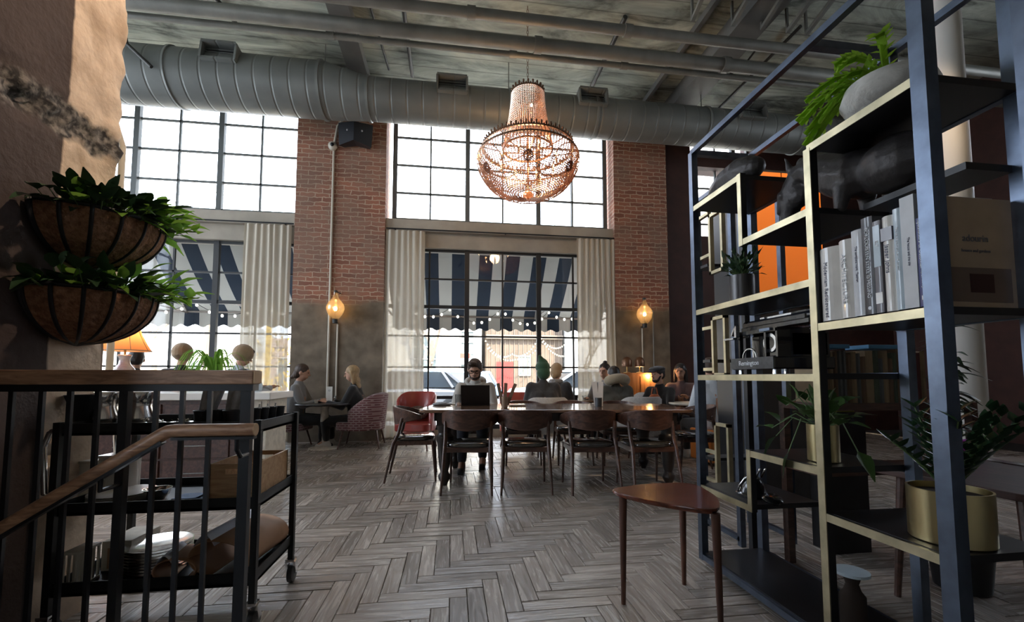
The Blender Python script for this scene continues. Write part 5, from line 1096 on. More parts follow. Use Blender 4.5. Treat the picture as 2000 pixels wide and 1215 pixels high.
for P, z in lay: b.v += [(x, y, z) for x, y in P]
for j in range(3):
    for i in range(n): k = (i+1) % n; b.f.append((j*n+i, j*n+k, (j+1)*n+k, (j+1)*n+i))
b.f.append(tuple(range(3*n, 4*n))); b.f.append(tuple(reversed(range(n)))); b.build('table_top', 'teak_top', t, smooth=True, auto=35)
for (tx_, ty_, fx, fy) in ((.845, 2.10, .824, 2.061), (1.225, 2.22, 1.215, 2.205), (1.145, 1.80, 1.14, 1.775)): MB().tube([(tx_-1.05, ty_-2.03, .489), (fx-1.05, fy-2.03, 0)], [.020, .011], 14).build('leg', 'teak_leg', t, smooth=True, auto=50)
# ================================================================ furniture of the dining room
SY, CY_ = math.sin(YAW), math.cos(YAW)
def at(px, d):
    """floor position seen in photo column px at distance d in front of the camera"""
    s = (px-1000)/850*d; return (d*SY+s*CY_, d*CY_-s*SY)
wood('walnut', (.045, .020, .014), (.125, .060, .040), .35, 3, (2, 10, 10), coat=.2); wood('table_wood', (.10, .055, .035), (.26, .15, .095), .13, 2.2, (1, 12, 12), coat=.5)
mat('leather_black', (.03, .028, .026), .14, 0, spec=.9, coat=1); mat('turned_black', (.018, .013, .012), .35)
TR = -YAW-.0
tx, ty = at(1078, 4.88)
lt_ = thing('dining_table', 'long wooden communal dining table on heavy dark turned legs in the middle of the room', 'table', (tx, ty, 0), TR)
TL, TD = 1.40, .52
def rrect(a, b_, r, n=6): return [(sx*(a-r)+r*math.cos(t), sy*(b_-r)+r*math.sin(t)) for sx, sy, t0 in ((1, 1, 0), (-1, 1, PI/2), (-1, -1, PI), (1, -1, 1.5*PI)) for t in [t0+PI/2*i/n for i in range(n+1)]]
MB().prism(rrect(TL, TD, .12), .728, .760).build('table_top', 'table_wood', lt_, bevel=.006)
MB().box(-TL+.16, -TD+.10, .64, TL-.16, -TD+.125, .728).box(-TL+.16, TD-.125, .64, TL-.16, TD-.10, .728).box(-TL+.16, -TD+.1, .64, -TL+.185, TD-.1, .728).box(TL-.185, -TD+.1, .64, TL-.16, TD-.1, .728).build('apron', 'turned_black', lt_)
for sx in (-1, 1):
    for sy in (-1, 1):
        MB().box(-.072, -.072, .60, .072, .072, .727).lathe([(0, 0), (.028, 0), (.038, .03), (.060, .07), (.062, .10), (.044, .125), (.040, .14), (.052, .18), (.060, .24), (.068, .34), (.074, .42), (.090, .46), (.092, .49), (.068, .51), (.064, .53), (.074, .56), (.080, .60), (0, .60)], n=20).build('leg', 'turned_black', lt_, smooth=True, auto=50, loc=(sx*(TL-.27), sy*(TD-.10), 0))
# ---- dining chairs with bentwood backs
def make_chair(label, loc, rz, group):
    t = thing('dining_chair', label, 'chair', loc, rz, group); n = 22
    b = MB(); o = 0
    for i in range(n+1):      # curved back plank
        u = i/n*2-1; a = -PI/2+u*math.radians(100); R_ = .262; e = abs(u)
        zt_ = .775-.085*e**2.2; h_ = .165*(1-e**1.7)+.035; th = .011+.006*e; lean = .02*(1-e)
        c = (R_*math.cos(a)*1.0, R_*math.sin(a)*.98+.04)
        nx, ny = math.cos(a), math.sin(a)
        for (q, z) in ((th, zt_), (-th, zt_), (-th-.0, zt_-h_), (th-.0, zt_-h_)):
            k = q+lean*(z-.70)/.08*.5; b.v.append((c[0]+nx*k, c[1]+ny*k, z))
    for i in range(n):
        for k in range(4): b.f.append((i*4+k, i*4+(k+1) % 4, i*4+4+(k+1) % 4, i*4+4+k))
    b.f.append((3, 2, 1, 0)); b.f.append(tuple(n*4+k for k in range(4))); b.build('backrest', 'walnut', t, smooth=True, auto=40, bevel=.003)
    for sx in (-1, 1):
        MB().tube([(sx*.235, -.285, 0), (sx*.215, -.20, .40), (sx*.215, -.15, .50), (sx*.222, -.115, .66)], [.011, .019, .019, .015], 10).build('leg', 'walnut', t, smooth=True, auto=60)
        MB().tube([(sx*.215, .235, 0), (sx*.205, .20, .42)], [.010, .018], 10).build('leg', 'walnut', t, smooth=True, auto=60)
    MB().bar((-.215, -.19, .40), (.215, -.19, .40), .02, .045).bar((-.205, .20, .40), (.205, .20, .40), .02, .045).bar((-.213, -.19, .40), (-.205, .20, .40), .02, .045).bar((.213, -.19, .40), (.205, .20, .40), .02, .045).build('seat_frame', 'walnut', t)
    s = MB(); P = [(.225*math.copysign(abs(math.cos(a))**.6, math.cos(a)), .215*math.copysign(abs(math.sin(a))**.6, math.sin(a))) for a in [2*PI*i/32 for i in range(32)]]
    for (k, z) in ((.96, .422), (1.0, .435), (1.0, .450), (.93, .464), (.6, .470), (.0, .471)): s.v += [(x*k, y*k, z) for x, y in P]
    for j in range(5):
        for i in range(32): m_ = (i+1) % 32; s.f.append((j*32+i, j*32+m_, j*32+32+m_, j*32+32+i))
    s.f.append(tuple(reversed(range(32)))); s.build('seat', 'leather_black', t, smooth=True, auto=60)
    return t
g1 = 'bentwood dining chairs around the long table'
fl = 'bentwood chair '
c1 = at(918, 4.34); chair0 = make_chair(fl+'first from the left on the near side of the long table', (*c1, 0), TR, g1)
for px, d, a, l in ((1025, 4.36, .03, 'second from the left on the near side of the long table'), (1148, 4.36, .10, 'third from the left on the near side of the long table'), (1258, 4.36, .12, 'last on the right of the near side of the long table'),
                    (812, 4.80, -PI/2+.15, 'alone at the left end of the long table'), (1352, 5.0, PI/2-.05, 'alone at the right end of the long table'),
                    (926, 5.72, PI, 'under the man with the laptop'), (1020, 5.66, PI+.05, 'on the window side, just right of the man'), (1118, 5.66, PI, 'on the window side opposite the third near chair'), (1205, 5.62, PI-.05, 'on the window side, opposite the last near chair')):
    dup(chair0, (*at(px, d), 0), TR+a, fl+l)
# ---- on the long table
def onT_(name, label, cat, px, d, z=.761, rz=0, group=None): return thing(name, label, cat, (*at(px, d), z), TR+rz, group)
mat('laptop_dark', (.035, .032, .032), .35, .6); mat('screen_glow', (.3, .35, .4), .3); mat('paper_plain', (.7, .68, .62), .7); mat('tan_leather', (.30, .20, .13), .6)
t = onT_('laptop', 'open dark laptop with its lid towards the camera on the long table', 'laptop', 929, 5.02)
MB().box(-.165, -.0, 0, .165, .23, .014).build('keyboard_base', 'laptop_dark', t, bevel=.003)
ld = MB().obox((0, 0, .113), (.33, .008, .226)).build('lid', 'laptop_dark', t, bevel=.003, loc=(0, -.004, .012)); ld.rotation_euler = (math.radians(12), 0, 0)
MB().box(-.15, .0045, .02, .15, .0055, .215).build('screen', 'screen_glow', ld)
def tumbler(label, px, d, h=.12, r=.032):
    t = onT_('water_glass', label, 'glass', px, d, group='water glasses on the tables'); MB().lathe([(0, 0), (r*.85, 0), (r, h), (r-.002, h), (r*.85-.002, .006), (0, .006)], n=24).build('glass_body', 'clear_glass', t, smooth=True, auto=50); return t
tumbler('clear water glass left of the laptop, nearer its left edge', 895, 4.93, .13); tumbler('clear water glass left of the laptop, farther of the two', 903, 5.12, .12)
t = onT_('table_menu_holder', 'tall brown menu cards fanned in a dark cup right of the laptop', 'menu holder', 986, 4.78)
MB().lathe([(0, 0), (.032, 0), (.036, .11), (.033, .11), (.030, .004), (0, .004)], n=20).build('cup', 'tan_leather', t, smooth=True, auto=50)
for (x, a) in ((-.022, -.22), (.0, .05), (.026, .38)): MB().obox((x+math.sin(a)*.12, 0, .135), (.036, .006, .25), Matrix.Rotation(a, 3, 'Y')).build('menu_card', 'tan_leather', t)
t = onT_('table_menu_holder', 'pair of pale grey menu cards standing in a cup at the right of the table', 'menu holder', 1168, 4.80)
MB().lathe([(0, 0), (.035, 0), (.038, .10), (.034, .10), (.032, .004), (0, .004)], n=20).build('cup', 'plate_grey', t, smooth=True, auto=50)
for (x, a) in ((-.02, -.10), (.018, .04)): MB().obox((x+math.sin(a)*.12, 0, .14), (.055, .005, .27), Matrix.Rotation(a, 3, 'Y')).build('menu_card', 'bk_grey', t)
t = onT_('black_glove_pile', 'small dark folded cloth on the left of the long table', 'cloth', 862, 5.05); MB().ball((0, 0, .018), (.075, .05, .022)).ball((.07, .01, .012), (.06, .035, .014)).ball((-.05, .0, .012), (.05, .04, .016)).build('cloth_fold', 'grey_cloth', t, smooth=True)
tag(MB().box(-.09, -.07, 0, .09, .07, .012).build('notebook', 'tan_leather', bevel=.003, loc=(*at(1010, 4.95), .761)), 'brown notebook lying right of the fanned menu cards', 'notebook')
tag(MB().box(-.07, -.05, 0, .07, .05, .008).build('notebook', 'cream_cloth', bevel=.003, loc=(*at(885, 5.2), .761)), 'cream notebook lying left of the laptop', 'notebook')
# ---- upholstered chairs
mat('red_leather', (.34, .045, .035), .4, coat=.3, noise=(3, .2)); mat('wool_grey', (.42, .41, .39), .9, noise=(60, .2), sheen=.4); mat('cushion_brown', (.16, .10, .08), .8, noise=(30, .4)); mat('orange_leather', (.60, .20, .035), .5)
def tub(name, label, px, d, rz, m, legm='walnut', w=.27, sh=.40, bh=.80, bt=.05, group=None, arms=.75):
    t = thing(name, label, 'armchair', (*at(px, d), 0), TR+rz, group); n = 24
    b = MB()
    for i in range(n+1):
        u = i/n*2-1; a = -PI/2+u*math.radians(112); e = abs(u); zt_ = bh-(bh-sh-.16)*max(0, (e-.35)/.65)**1.6*arms
        for (q, z) in ((bt/2, zt_-.02), (0, zt_), (-bt/2, zt_-.02), (-bt/2, sh-.10), (bt/2, sh-.12)):
            r_ = w+q+.04*(z-sh)/(bh-sh)*(1-e); b.v.append((r_*math.cos(a), r_*math.sin(a)+.02, z))
    for i in range(n):
        for k in range(5): b.f.append((i*5+k, i*5+(k+1) % 5, i*5+5+(k+1) % 5, i*5+5+k))
    b.f.append((4, 3, 2, 1, 0)); b.f.append(tuple(n*5+k for k in range(5))); b.build('backrest', m, t, smooth=True, auto=70)
    s = MB().prism([(x*w*.98/1, y*w*.98+.02) for x, y in rrect(1, 1.02, .35)], sh-.12, sh); s.build('seat', m, t, bevel=.02, smooth=True, auto=50)
    for sx in (-1, 1):
        for sy in (-1, 1): MB().tube([(sx*w*.72, sy*w*.72, sh-.11), (sx*w*.92, sy*w*.92, 0)], [.018, .010], 10).build('leg', legm, t)
    return t
t = tub('upholstered_chair', 'red leather tub chair with a brown cushion beside the left curtain of the middle window', 815, 6.75, PI-.1, 'red_leather', bh=.86, arms=.5)
MB().ball((0, 0, 0), (.17, .06, .11)).build('cushion', 'cushion_brown', t, smooth=True, loc=(.02, -.13, .53))
tub('upholstered_chair', 'red leather tub chair behind the long table, between the laptop and the green hat', 1013, 6.7, PI+.15, 'red_leather', bh=.85, arms=.5)
tub('tub_chair', 'pale grey wool tub chair under the person in the green hat', 1066, 6.45, .15, 'wool_grey', bh=.80, w=.29)
tub('tub_chair', 'pale grey wool tub chair right of the person in the fur hood, nearer one', 1246, 6.2, .1, 'wool_grey', bh=.82, w=.28)
tub('tub_chair', 'pale grey wool tub chair right of the person in the fur hood, farther one', 1266, 7.1, .0, 'wool_grey', bh=.85, w=.27)
tub('tub_chair', 'dark leather tub chair under the person in the fur hooded coat', 1203, 6.5, .25, 'cushion_brown', bh=.70, w=.28)
# patterned wing chairs
def pattern_mat():
    m = mat('woven_pattern', (.3, .2, .2), .9, sheen=.3); t, N, L = nt(m); b = N['Principled BSDF']
    tc = N.new('ShaderNodeTexCoord'); sp = N.new('ShaderNodeSeparateXYZ'); L.new(tc.outputs['Object'], sp.inputs[0])
    a = N.new('ShaderNodeMath'); a.operation = 'ADD'; L.new(sp.outputs[0], a.inputs[0]); L.new(sp.outputs[1], a.inputs[1])
    cb = N.new('ShaderNodeCombineXYZ'); L.new(a.outputs[0], cb.inputs[0]); L.new(sp.outputs[2], cb.inputs[1])
    br = N.new('ShaderNodeTexBrick'); br.inputs['Scale'].default_value = 1; br.inputs['Brick Width'].default_value = .085; br.inputs['Row Height'].default_value = .034; br.inputs['Mortar Size'].default_value = .009
    br.inputs['Color1'].default_value = (.085, .018, .025, 1); br.inputs['Color2'].default_value = (.13, .03, .035, 1); br.inputs['Mortar'].default_value = (.25, .17, .165, 1); L.new(cb.outputs[0], br.inputs['Vector']); L.new(br.outputs['Color'], b.inputs['Base Color'])
pattern_mat()
tub('patterned_armchair', 'armchair in dark red and pale woven pattern under the woman in black', 711, 6.95, PI/2+.15, 'woven_pattern', bh=.84, w=.33, sh=.40, bt=.08, arms=.9, group='patterned armchairs by the brick pier')
tub('patterned_armchair', 'armchair in dark red and pale woven pattern under the woman in grey', 563, 6.85, -PI/2, 'woven_pattern', bh=.58, w=.30, sh=.38, bt=.07, arms=.9, group='patterned armchairs by the brick pier')
def round_table(label, px, d, r, h, top, legm, white=False):
    t = thing('cafe_table', label, 'table', (*at(px, d), 0)); MB().lathe([(0, h-.03), (r-.01, h-.03), (r, h-.015), (r-.004, h), (0, h)], n=40).build('table_top', top, t, smooth=True, auto=30)
    MB().lathe([(0, h-.03), (.07, h-.035), (.055, h-.1), (.06, h*.6), (.03, h*.35), (.035, .06), (.05, .03), (.22, .012), (.22, 0), (0, 0)], n=24).build('pedestal', legm, t, smooth=True, auto=50); return t
round_table('round dark cafe table with a pale turned pedestal between the two women at the pier', 637, 6.75, .42, .69, 'turned_black', 'cream_cloth')
round_table('round table behind the long table at its right, with small cups on it', 1135, 6.75, .36, .74, 'table_wood', 'turned_black')
round_table('round table in front of the person in the white shirt, behind the bookcase post', 1352, 6.35, .34, .72, 'cream_cloth', 'turned_black')
for k, (px, d, h, l, m) in enumerate(((620, 6.7, .05, 'small cream cup on the cafe table between the two women', 'cream_cloth'), (634, 6.85, .07, 'small brown jar on the cafe table between the two women', 'tan_leather'), (1124, 6.7, .07, 'dark cup on the round table behind the long table', 'pot_black'), (1140, 6.8, .06, 'small clear glass on the round table behind the long table', 'clear_glass'))):
    o = MB().lathe([(0, 0), (.026, 0), (.032, h), (.029, h), (.024, .005), (0, .005)], n=18).build('cup', m, smooth=True, auto=50, loc=(*at(px, d), .691 if px < 700 else .741)); tag(o, l, 'cup')
t = thing('menu_stand', 'small white menu card with a logo standing on the cafe table between the two women', 'menu', (*at(645, 6.75), .691), TR); MB().box(-.045, -.004, 0, .045, .004, .25).build('card', 'paper_plain', t); MB().lathe([(.010, -.001), (.014, -.001), (.014, .001), (.010, .001), (.010, -.001)], n=16, M=Matrix.Rotation(PI/2, 3, 'X')).build('card_mark', 'bk_photo', t, loc=(0, -.006, .19))
o = MB().lathe([(0, 0), (.028, 0), (.030, .11), (.028, .11), (.026, .006), (0, .006)], n=18).build('water_glass', 'clear_glass', smooth=True, auto=50, loc=(*at(655, 6.7), .691)); tag(o, 'clear water glass beside the white menu card at the two women', 'glass')
# ---- counter at the left with lamp and plant
mat('counter_white', (.72, .70, .66), .3, coat=.3); wood('cabinet_red', (.035, .014, .010), (.085, .035, .025), .45, 3, (10, 2, 10))
ct = thing('service_counter', 'long service cabinet with a thick white top and dark red brown drawers behind the trolley', 'counter', (-3.0, 4.95, 0))
MB().box(-2.2, -.32, .86, 1.22, .32, .93).build('worktop', 'counter_white', ct, bevel=.006); MB().box(-2.15, -.27, .0, .95, .27, .86).build('cabinet_body', 'cabinet_red', ct); MB().box(.95, -.27, 0, 1.17, .27, .86).build('end_panel', 'cream_cloth', ct)
for k in range(4):
    for z0, z1 in ((.56, .82), (.30, .54), (.04, .28)):
        d = MB().box(-1.6+k*.62, -.29, z0, -1.02+k*.62, -.27, z1).build('drawer', 'cabinet_red', ct, bevel=.003); MB().tube([(-1.4+k*.62, -.29, (z0+z1)/2), (-1.4+k*.62, -.315, (z0+z1)/2), (-1.2+k*.62, -.315, (z0+z1)/2), (-1.2+k*.62, -.29, (z0+z1)/2)], .006, 6).build('handle', 'nickel', d)
thin_cloth('lamp_shade_orange', (.85, .42, .18), .6); mat('lamp_bulb', (1, .9, .7), .4, emit=((1, .6, .28), 12)); mat('porcelain_blue', (.50, .46, .40), .25, noise=(9, None), col2=(.30, .22, .26), coat=.5)
t = thing('table_lamp', 'table lamp with flared orange shade and patterned porcelain vase base on the counter', 'table lamp', (*at(243, 4.95), .93))
MB().lathe([(0, 0), (.055, 0), (.06, .015), (.045, .03), (.085, .10), (.105, .18), (.095, .25), (.055, .30), (.045, .36), (.065, .40), (.055, .41), (0, .41)], n=30).build('vase_base', 'porcelain_blue', t, smooth=True, auto=60)
MB().tube([(0, 0, .40), (0, 0, .50)], .012, 8).build('stem', 'brass_warm', t); MB().ball((0, 0, .56), .03).build('bulb', 'lamp_bulb', t)
sp_ = [(.235, .455), (.19, .54), (.145, .64), (.115, .74), (.105, .80)]; MB().lathe(sp_, n=32).build('lamp_shade', 'lamp_shade_orange', t, smooth=True); b = MB()
for k in range(8): a = 2*PI*k/8; b.tube([(r*1.01*math.cos(a), r*1.01*math.sin(a), z) for r, z in sp_], .003, 4)
b.tube([(.236*math.cos(a), .236*math.sin(a), .455) for a in [2*PI*i/32 for i in range(33)]], .005, 5).build('shade_trim', 'tan_leather', t)
lp = at(243, 4.95); point('table_lamp_glow', (lp[0], lp[1], .93+.60), 4.5, (1, .58, .28), .03)
t = thing('spider_plant', 'arching green spider plant glowing against the left window on the counter', 'plant', (*at(418, 5.0), .93)); b, st = MB(), MB(); R_ = random.Random(3)
for k in range(70):
    a = R_.uniform(0, 2*PI); L = R_.uniform(.26, .46); p = [Vector((math.cos(a)*L*u*.95, math.sin(a)*L*u*.95, .16+.42*L/.4*math.sin(u*PI*.66)-.42*u*u)) for u in [i/7 for i in range(8)]]
    w_ = .013; q = Vector((-math.sin(a), math.cos(a), 0)); o_ = len(b.v)
    for i, c in enumerate(p): k_ = w_*(1-(i/7)**2*.9); b.v += [tuple(c-q*k_), tuple(c+q*k_)]
    for i in range(7): b.f.append((o_+2*i, o_+2*i+1, o_+2*i+3, o_+2*i+2))
for k in range(3): b.leaf((.10, 0, .42+.03*k), (math.cos(k*2.1), math.sin(k*2.1), .3), .12, .035)
b.tube([(0, 0, .15), (.06, 0, .36), (.10, 0, .44)], .004, 5)
b.build('leaves', 'leaf_bright', t, smooth=True); MB().lathe([(0, 0), (.06, 0), (.08, .16), (.075, .16), (0, .14)], n=24).build('pot', 'porcelain', t, smooth=True, auto=40)
t = thing('soap_bottle', 'pale bottle with a rounded cap standing at the end of the counter', 'bottle', (*at(505, 4.9), .93)); MB().lathe([(0, 0), (.045, 0), (.05, .06), (.035, .11), (.02, .12), (0, .12)], n=20).build('bottle_body', 'bk_pale', t, smooth=True); MB().lathe([(0, .12), (.022, .12), (.024, .15), (.032, .18), (.030, .22), (0, .225)], n=16).build('cap', 'cream_cloth', t, smooth=True)
# ---- low cabinet in place of a lit wall, two cylinder lamps at right pier
wood('console_wood', (.35, .17, .07), (.62, .34, .15), .5, 2, (6, 6, 1))
cb_ = thing('lit_wall_cabinet', 'cabinet standing in for a lamp lit plaster wall at the right brick pier', 'cabinet', (*at(1242, 7.45), 0), 0)
MB().box(-.42, -.14, 0, .42, .14, 1.13).build('cabinet_body', 'console_wood', cb_); MB().box(-.44, -.155, 1.13, .44, .155, 1.16).build('top', 'console_wood', cb_)
for s in (-1, 1): d = MB().box(min(s*.01, s*.40), -.155, .04, max(s*.01, s*.40), -.14, 1.1).build('door', 'console_wood', cb_); MB().ball((s*.04, -.165, .6), .012).build('knob', 'brass_warm', d)
for px, on, l in ((1232, 0, 'unlit metal dome lamp at the left on the light wood cabinet'), (1259, 1, 'lit metal dome lamp at the right on the light wood cabinet')):
    x_, y_ = at(px, 7.05); y_ = 7.27; x_ = (px-1242)/850*7.4+cb_.location.x; t = thing('dome_lamp', l, 'table lamp', (x_, y_-.0, 1.16), group='dome lamps on the cabinet by the right pier')
    MB().lathe([(0, 0), (.06, 0), (.06, .012), (.01, .02), (.008, .16), (0, .16)], n=20).build('stand', 'brass_warm', t); MB().lathe([(.088, .11), (.090, .13), (.085, .22), (.055, .27), (.02, .285), (0, .285)], n=26).build('dome_shade', 'aged_brass', t, smooth=True)
    if on: MB().lathe([(0, .112), (.080, .112), (.080, .118), (0, .118)], n=24).build('light_disc', 'lamp_bulb', t)
x_ = cb_.location.x+(1259-1242)/850*7.4; point('dome_lamp_glow', (x_, 7.27-.34, 1.10), 14, (1, .5, .18), .05); 
# ---- behind the bookcase
t = thing('orange_cabinet', 'tall cabinet with glossy orange upper doors behind the bookcase', 'cabinet', (2.98, 3.62, 0), .0); MB().box(-.46, -.16, 0, .34, .25, 2.95).build('cabinet_body', 'shelf_black', t)
mat('orange_lacquer', (.85, .24, .03), .4)
for s in (0, 1): MB().box(-.45+.40*s, -.18, 1.72, -.06+.39*s, -.16, 2.92).build('door', 'orange_lacquer', t)
sl = bpy.data.lights.new('cabinet_fill_spot', 'SPOT'); sl.energy = 260; sl.color = (1, .72, .45); sl.spot_size = math.radians(48); sl.spot_blend = .6; sl.shadow_soft_size = .05; slo = bpy.data.objects.new('cabinet_fill_spot', sl); COL.objects.link(slo); slo.location = (3.0, 1.3, 4.15); slo.rotation_euler = (Vector((2.9, 3.44, 2.35))-Vector((3.0, 1.3, 4.15))).to_track_quat('-Z', 'Y').to_euler()  # this spot and its unseen pendant are added to brighten the orange doors
t = thing('added_pendant', 'small added lamp, out of view, that brightens the orange cabinet', 'pendant lamp', (3.0, 1.3, 4.24)); MB().lathe([(.02, .16), (.05, .14), (.11, .02), (.108, .02), (.045, .13), (.015, .15)], n=24).build('shade', 'brass_warm', t, smooth=True); MB().tube([(0, 0, .15), (0, 0, 2.11)], .004, 6).build('cord', 'black_wire', t); MB().ball((0, 0, .09), .03).build('bulb', 'lamp_bulb', t)
t = thing('console_table', 'dark console behind the bookcase carrying a row of old books', 'console', (2.34, 2.24, 0)); MB().box(-.38, -.14, .90, .62, .16, .94).build('top', 'walnut', t); MB().box(-.38, -.13, .55, .62, .15, .57).build('shelf', 'walnut', t)
for x in (-.36, .6): 
    for y in (-.12, .14): MB().box(x-.02, y-.02, 0, x+.02, y+.02, .90).build('leg', 'walnut', t)
for nm, c in dict(old_brown=(.20, .13, .08), old_tan=(.38, .28, .17), old_grey=(.15, .16, .17), old_green=(.10, .13, .09), old_blue=(.10, .30, .55), old_red=(.16, .05, .05)).items(): mat(nm, c, .7, noise=(9, .25))
x = 1.99; R_ = random.Random(6); seq = ['tan', 'brown', 'tan', 'brown', 'grey', 'grey', 'brown', 'tan', 'grey', 'brown', 'tan', 'green', 'grey', 'tan', 'brown', 'green', 'brown', 'tan', 'grey', 'brown', 'red', 'tan']
for k, c in enumerate(seq):
    w_ = R_.uniform(.020, .036) if k != 10 else .048; h_ = R_.uniform(.24, .30)
    t = thing('old_book', '%s old book, number %s from the left on the dark console' % (dict(tan='tan', brown='brown', grey='grey', green='dark green', red='dark red')[c], ['one', 'two', 'three', 'four', 'five', 'six', 'seven', 'eight', 'nine', 'ten', 'eleven', 'twelve', 'thirteen', 'fourteen', 'fifteen', 'sixteen', 'seventeen', 'eighteen', 'nineteen', 'twenty', 'twenty one', 'twenty two'][k]), 'book', (x+w_/2, 2.12, .941), group='old books in the row on the console')
    MB().prism([(-w_/2, .18), (-w_/2, .008), (-w_/4, 0), (w_/4, 0), (w_/2, .008), (w_/2, .18)][::1], 0, h_).build('cover', 'old_'+c, t); MB().box(-w_/2+.002, .02, h_, w_/2-.002, .178, h_+.0006).build('page_block', 'pages', t); x += w_+.0015
for (xx, l, z_, rz_) in ((2.10, 'bright blue book lying flat on top of the old books at the left', 1.243, .1), (2.42, 'lilac blue book lying flat on top of the old books at the right', 1.243, -.15)):
    tag(MB().box(-.10, -.07, 0, .10, .08, .022).build('flat_book', 'old_blue', bevel=.002, loc=(xx, 2.21, z_)), l, 'book')
# wooden table and bentwood chair low behind the bookcase
t = thing('wooden_table', 'low red brown wooden table behind the bookcase at the right', 'table', (2.75, 1.75, 0), .1); MB().prism(rrect(.60, .30, .05), .60, .63).build('table_top', 'cabinet_red', t, bevel=.004)
for sx in (-1, 1):
    for sy in (-1, 1): MB().tube([(sx*.50, sy*.22, .60), (sx*.53, sy*.25, 0)], [.022, .014], 10).build('leg', 'walnut', t)
dup(chair0, (2.55, 1.24, 0), 2.2, fl+'behind the bookcase at the low red brown table')
t = thing('magenta_cushion', 'magenta cushion glimpsed through the bookcase beyond the gold planter', 'cushion', (2.75, 2.0, .632)); MB().ball((0, 0, .06), (.10, .05, .06)).build('cushion_cover', mat('magenta_cloth', (.55, .05, .55), .7), t, smooth=True)
tag(MB().box(-.09, -.09, 0, .09, .09, .012).build('white_plate', 'porcelain', loc=(2.98, 1.95, .632)), 'flat white dish beside the magenta cushion', 'dish')
tag(MB().box(-.10, -.04, 0, .10, .04, .20).build('storage_tin', mat('tin_lime', (.52, .55, .08), .5), bevel=.004, loc=(2.46, 2.52, .86)), 'lime yellow tin seen just below the typewriter shelf', 'tin')
t = thing('small_shelf', 'narrow dark plinth carrying the lime yellow tin', 'plinth', (2.46, 2.52, 0)); MB().box(-.13, -.08, 0, .13, .08, .86).build('plinth_body', 'shelf_black', t)
struct(MB().lathe([(0, 0), (.10, 0), (.10, ZT), (0, ZT)], n=28, c=(3.62, 2.62, 0)).build('wall_white_column', 'white_paint', smooth=True, auto=40))
t = thing('tall_tree_plant', 'tall slender dark leafed plant standing behind the bookcase at the right', 'plant', (2.62, 1.98, 0)); b, st = MB(), MB(); st.tube([(0, 0, .3), (.02, .01, .9), (0, 0, 1.35)], .012, 8); R_ = random.Random(14)
for k in range(70): z = R_.uniform(.75, 1.42); a = R_.uniform(0, 2*PI); b.leaf((.01, 0, z), (math.cos(a), math.sin(a), R_.uniform(-.2, .6)), R_.uniform(.09, .16), .05, droop=.4)
b.build('leaves', 'leaf_dark', t, smooth=True); st.build('stem', 'stem_green', t); MB().lathe([(0, 0), (.11, 0), (.14, .3), (.13, .3), (0, .28)], n=24).build('pot', 'pot_black', t, smooth=True, auto=40)

t = thing('added_spotlight', 'small added spotlight, out of view, that brightens the rough column', 'spotlight', (.3, 1.7, 4.9)); MB().tube([(0, 0, 0), (-.10, .02, -.12)], .04, 12).build('lamp_head', 'pipe_dark', t); MB().tube([(0, 0, 0), (0, 0, 1.45)], .01, 8).build('stem', 'pipe_dark', t)  # unseen fixture, added with its spot to brighten the column face
sl = bpy.data.lights.new('column_fill_spot', 'SPOT'); sl.energy = 250; sl.color = (1, .74, .52); sl.spot_size = math.radians(50); sl.spot_blend = .8; sl.shadow_soft_size = .05; slo = bpy.data.objects.new('column_fill_spot', sl); COL.objects.link(slo); slo.location = (.17, 1.73, 4.74); slo.rotation_euler = (Vector((-1.68, 2.3, 2.75))-Vector((.17, 1.73, 4.74))).to_track_quat('-Z', 'Y').to_euler()
# ================================================================ people
mat('skin_light', (.50, .28, .19), .55); mat('skin_tan', (.36, .19, .12), .55); mat('eye_dark', (.01, .01, .01), .2); mat('hair_brown', (.055, .030, .018), .6, noise=(40, .4)); mat('hair_dark', (.014, .010, .009), .5); mat('hair_blond', (.42, .28, .14), .55, noise=(50, .4), stretch=(1, 1, .2))
for nm, c in dict(cloth_cream=(.44, .42, .38), cloth_charcoal=(.022, .022, .024), cloth_black=(.010, .010, .011), cloth_grey=(.20, .20, .20), cloth_navy=(.015, .018, .03), cloth_olive=(.075, .068, .052), cloth_green=(.02, .07, .035), cloth_white=(.50, .54, .58), cloth_tan=(.30, .21, .12), fur_beige=(.34, .28, .19), shoe_black=(.01, .01, .01), shoe_white=(.55, .52, .47), cloth_orange=(.30, .07, .015), cloth_mauve=(.10, .06, .06)).items(): mat(nm, c, .9, sheen=.3, bump=(60, .25))
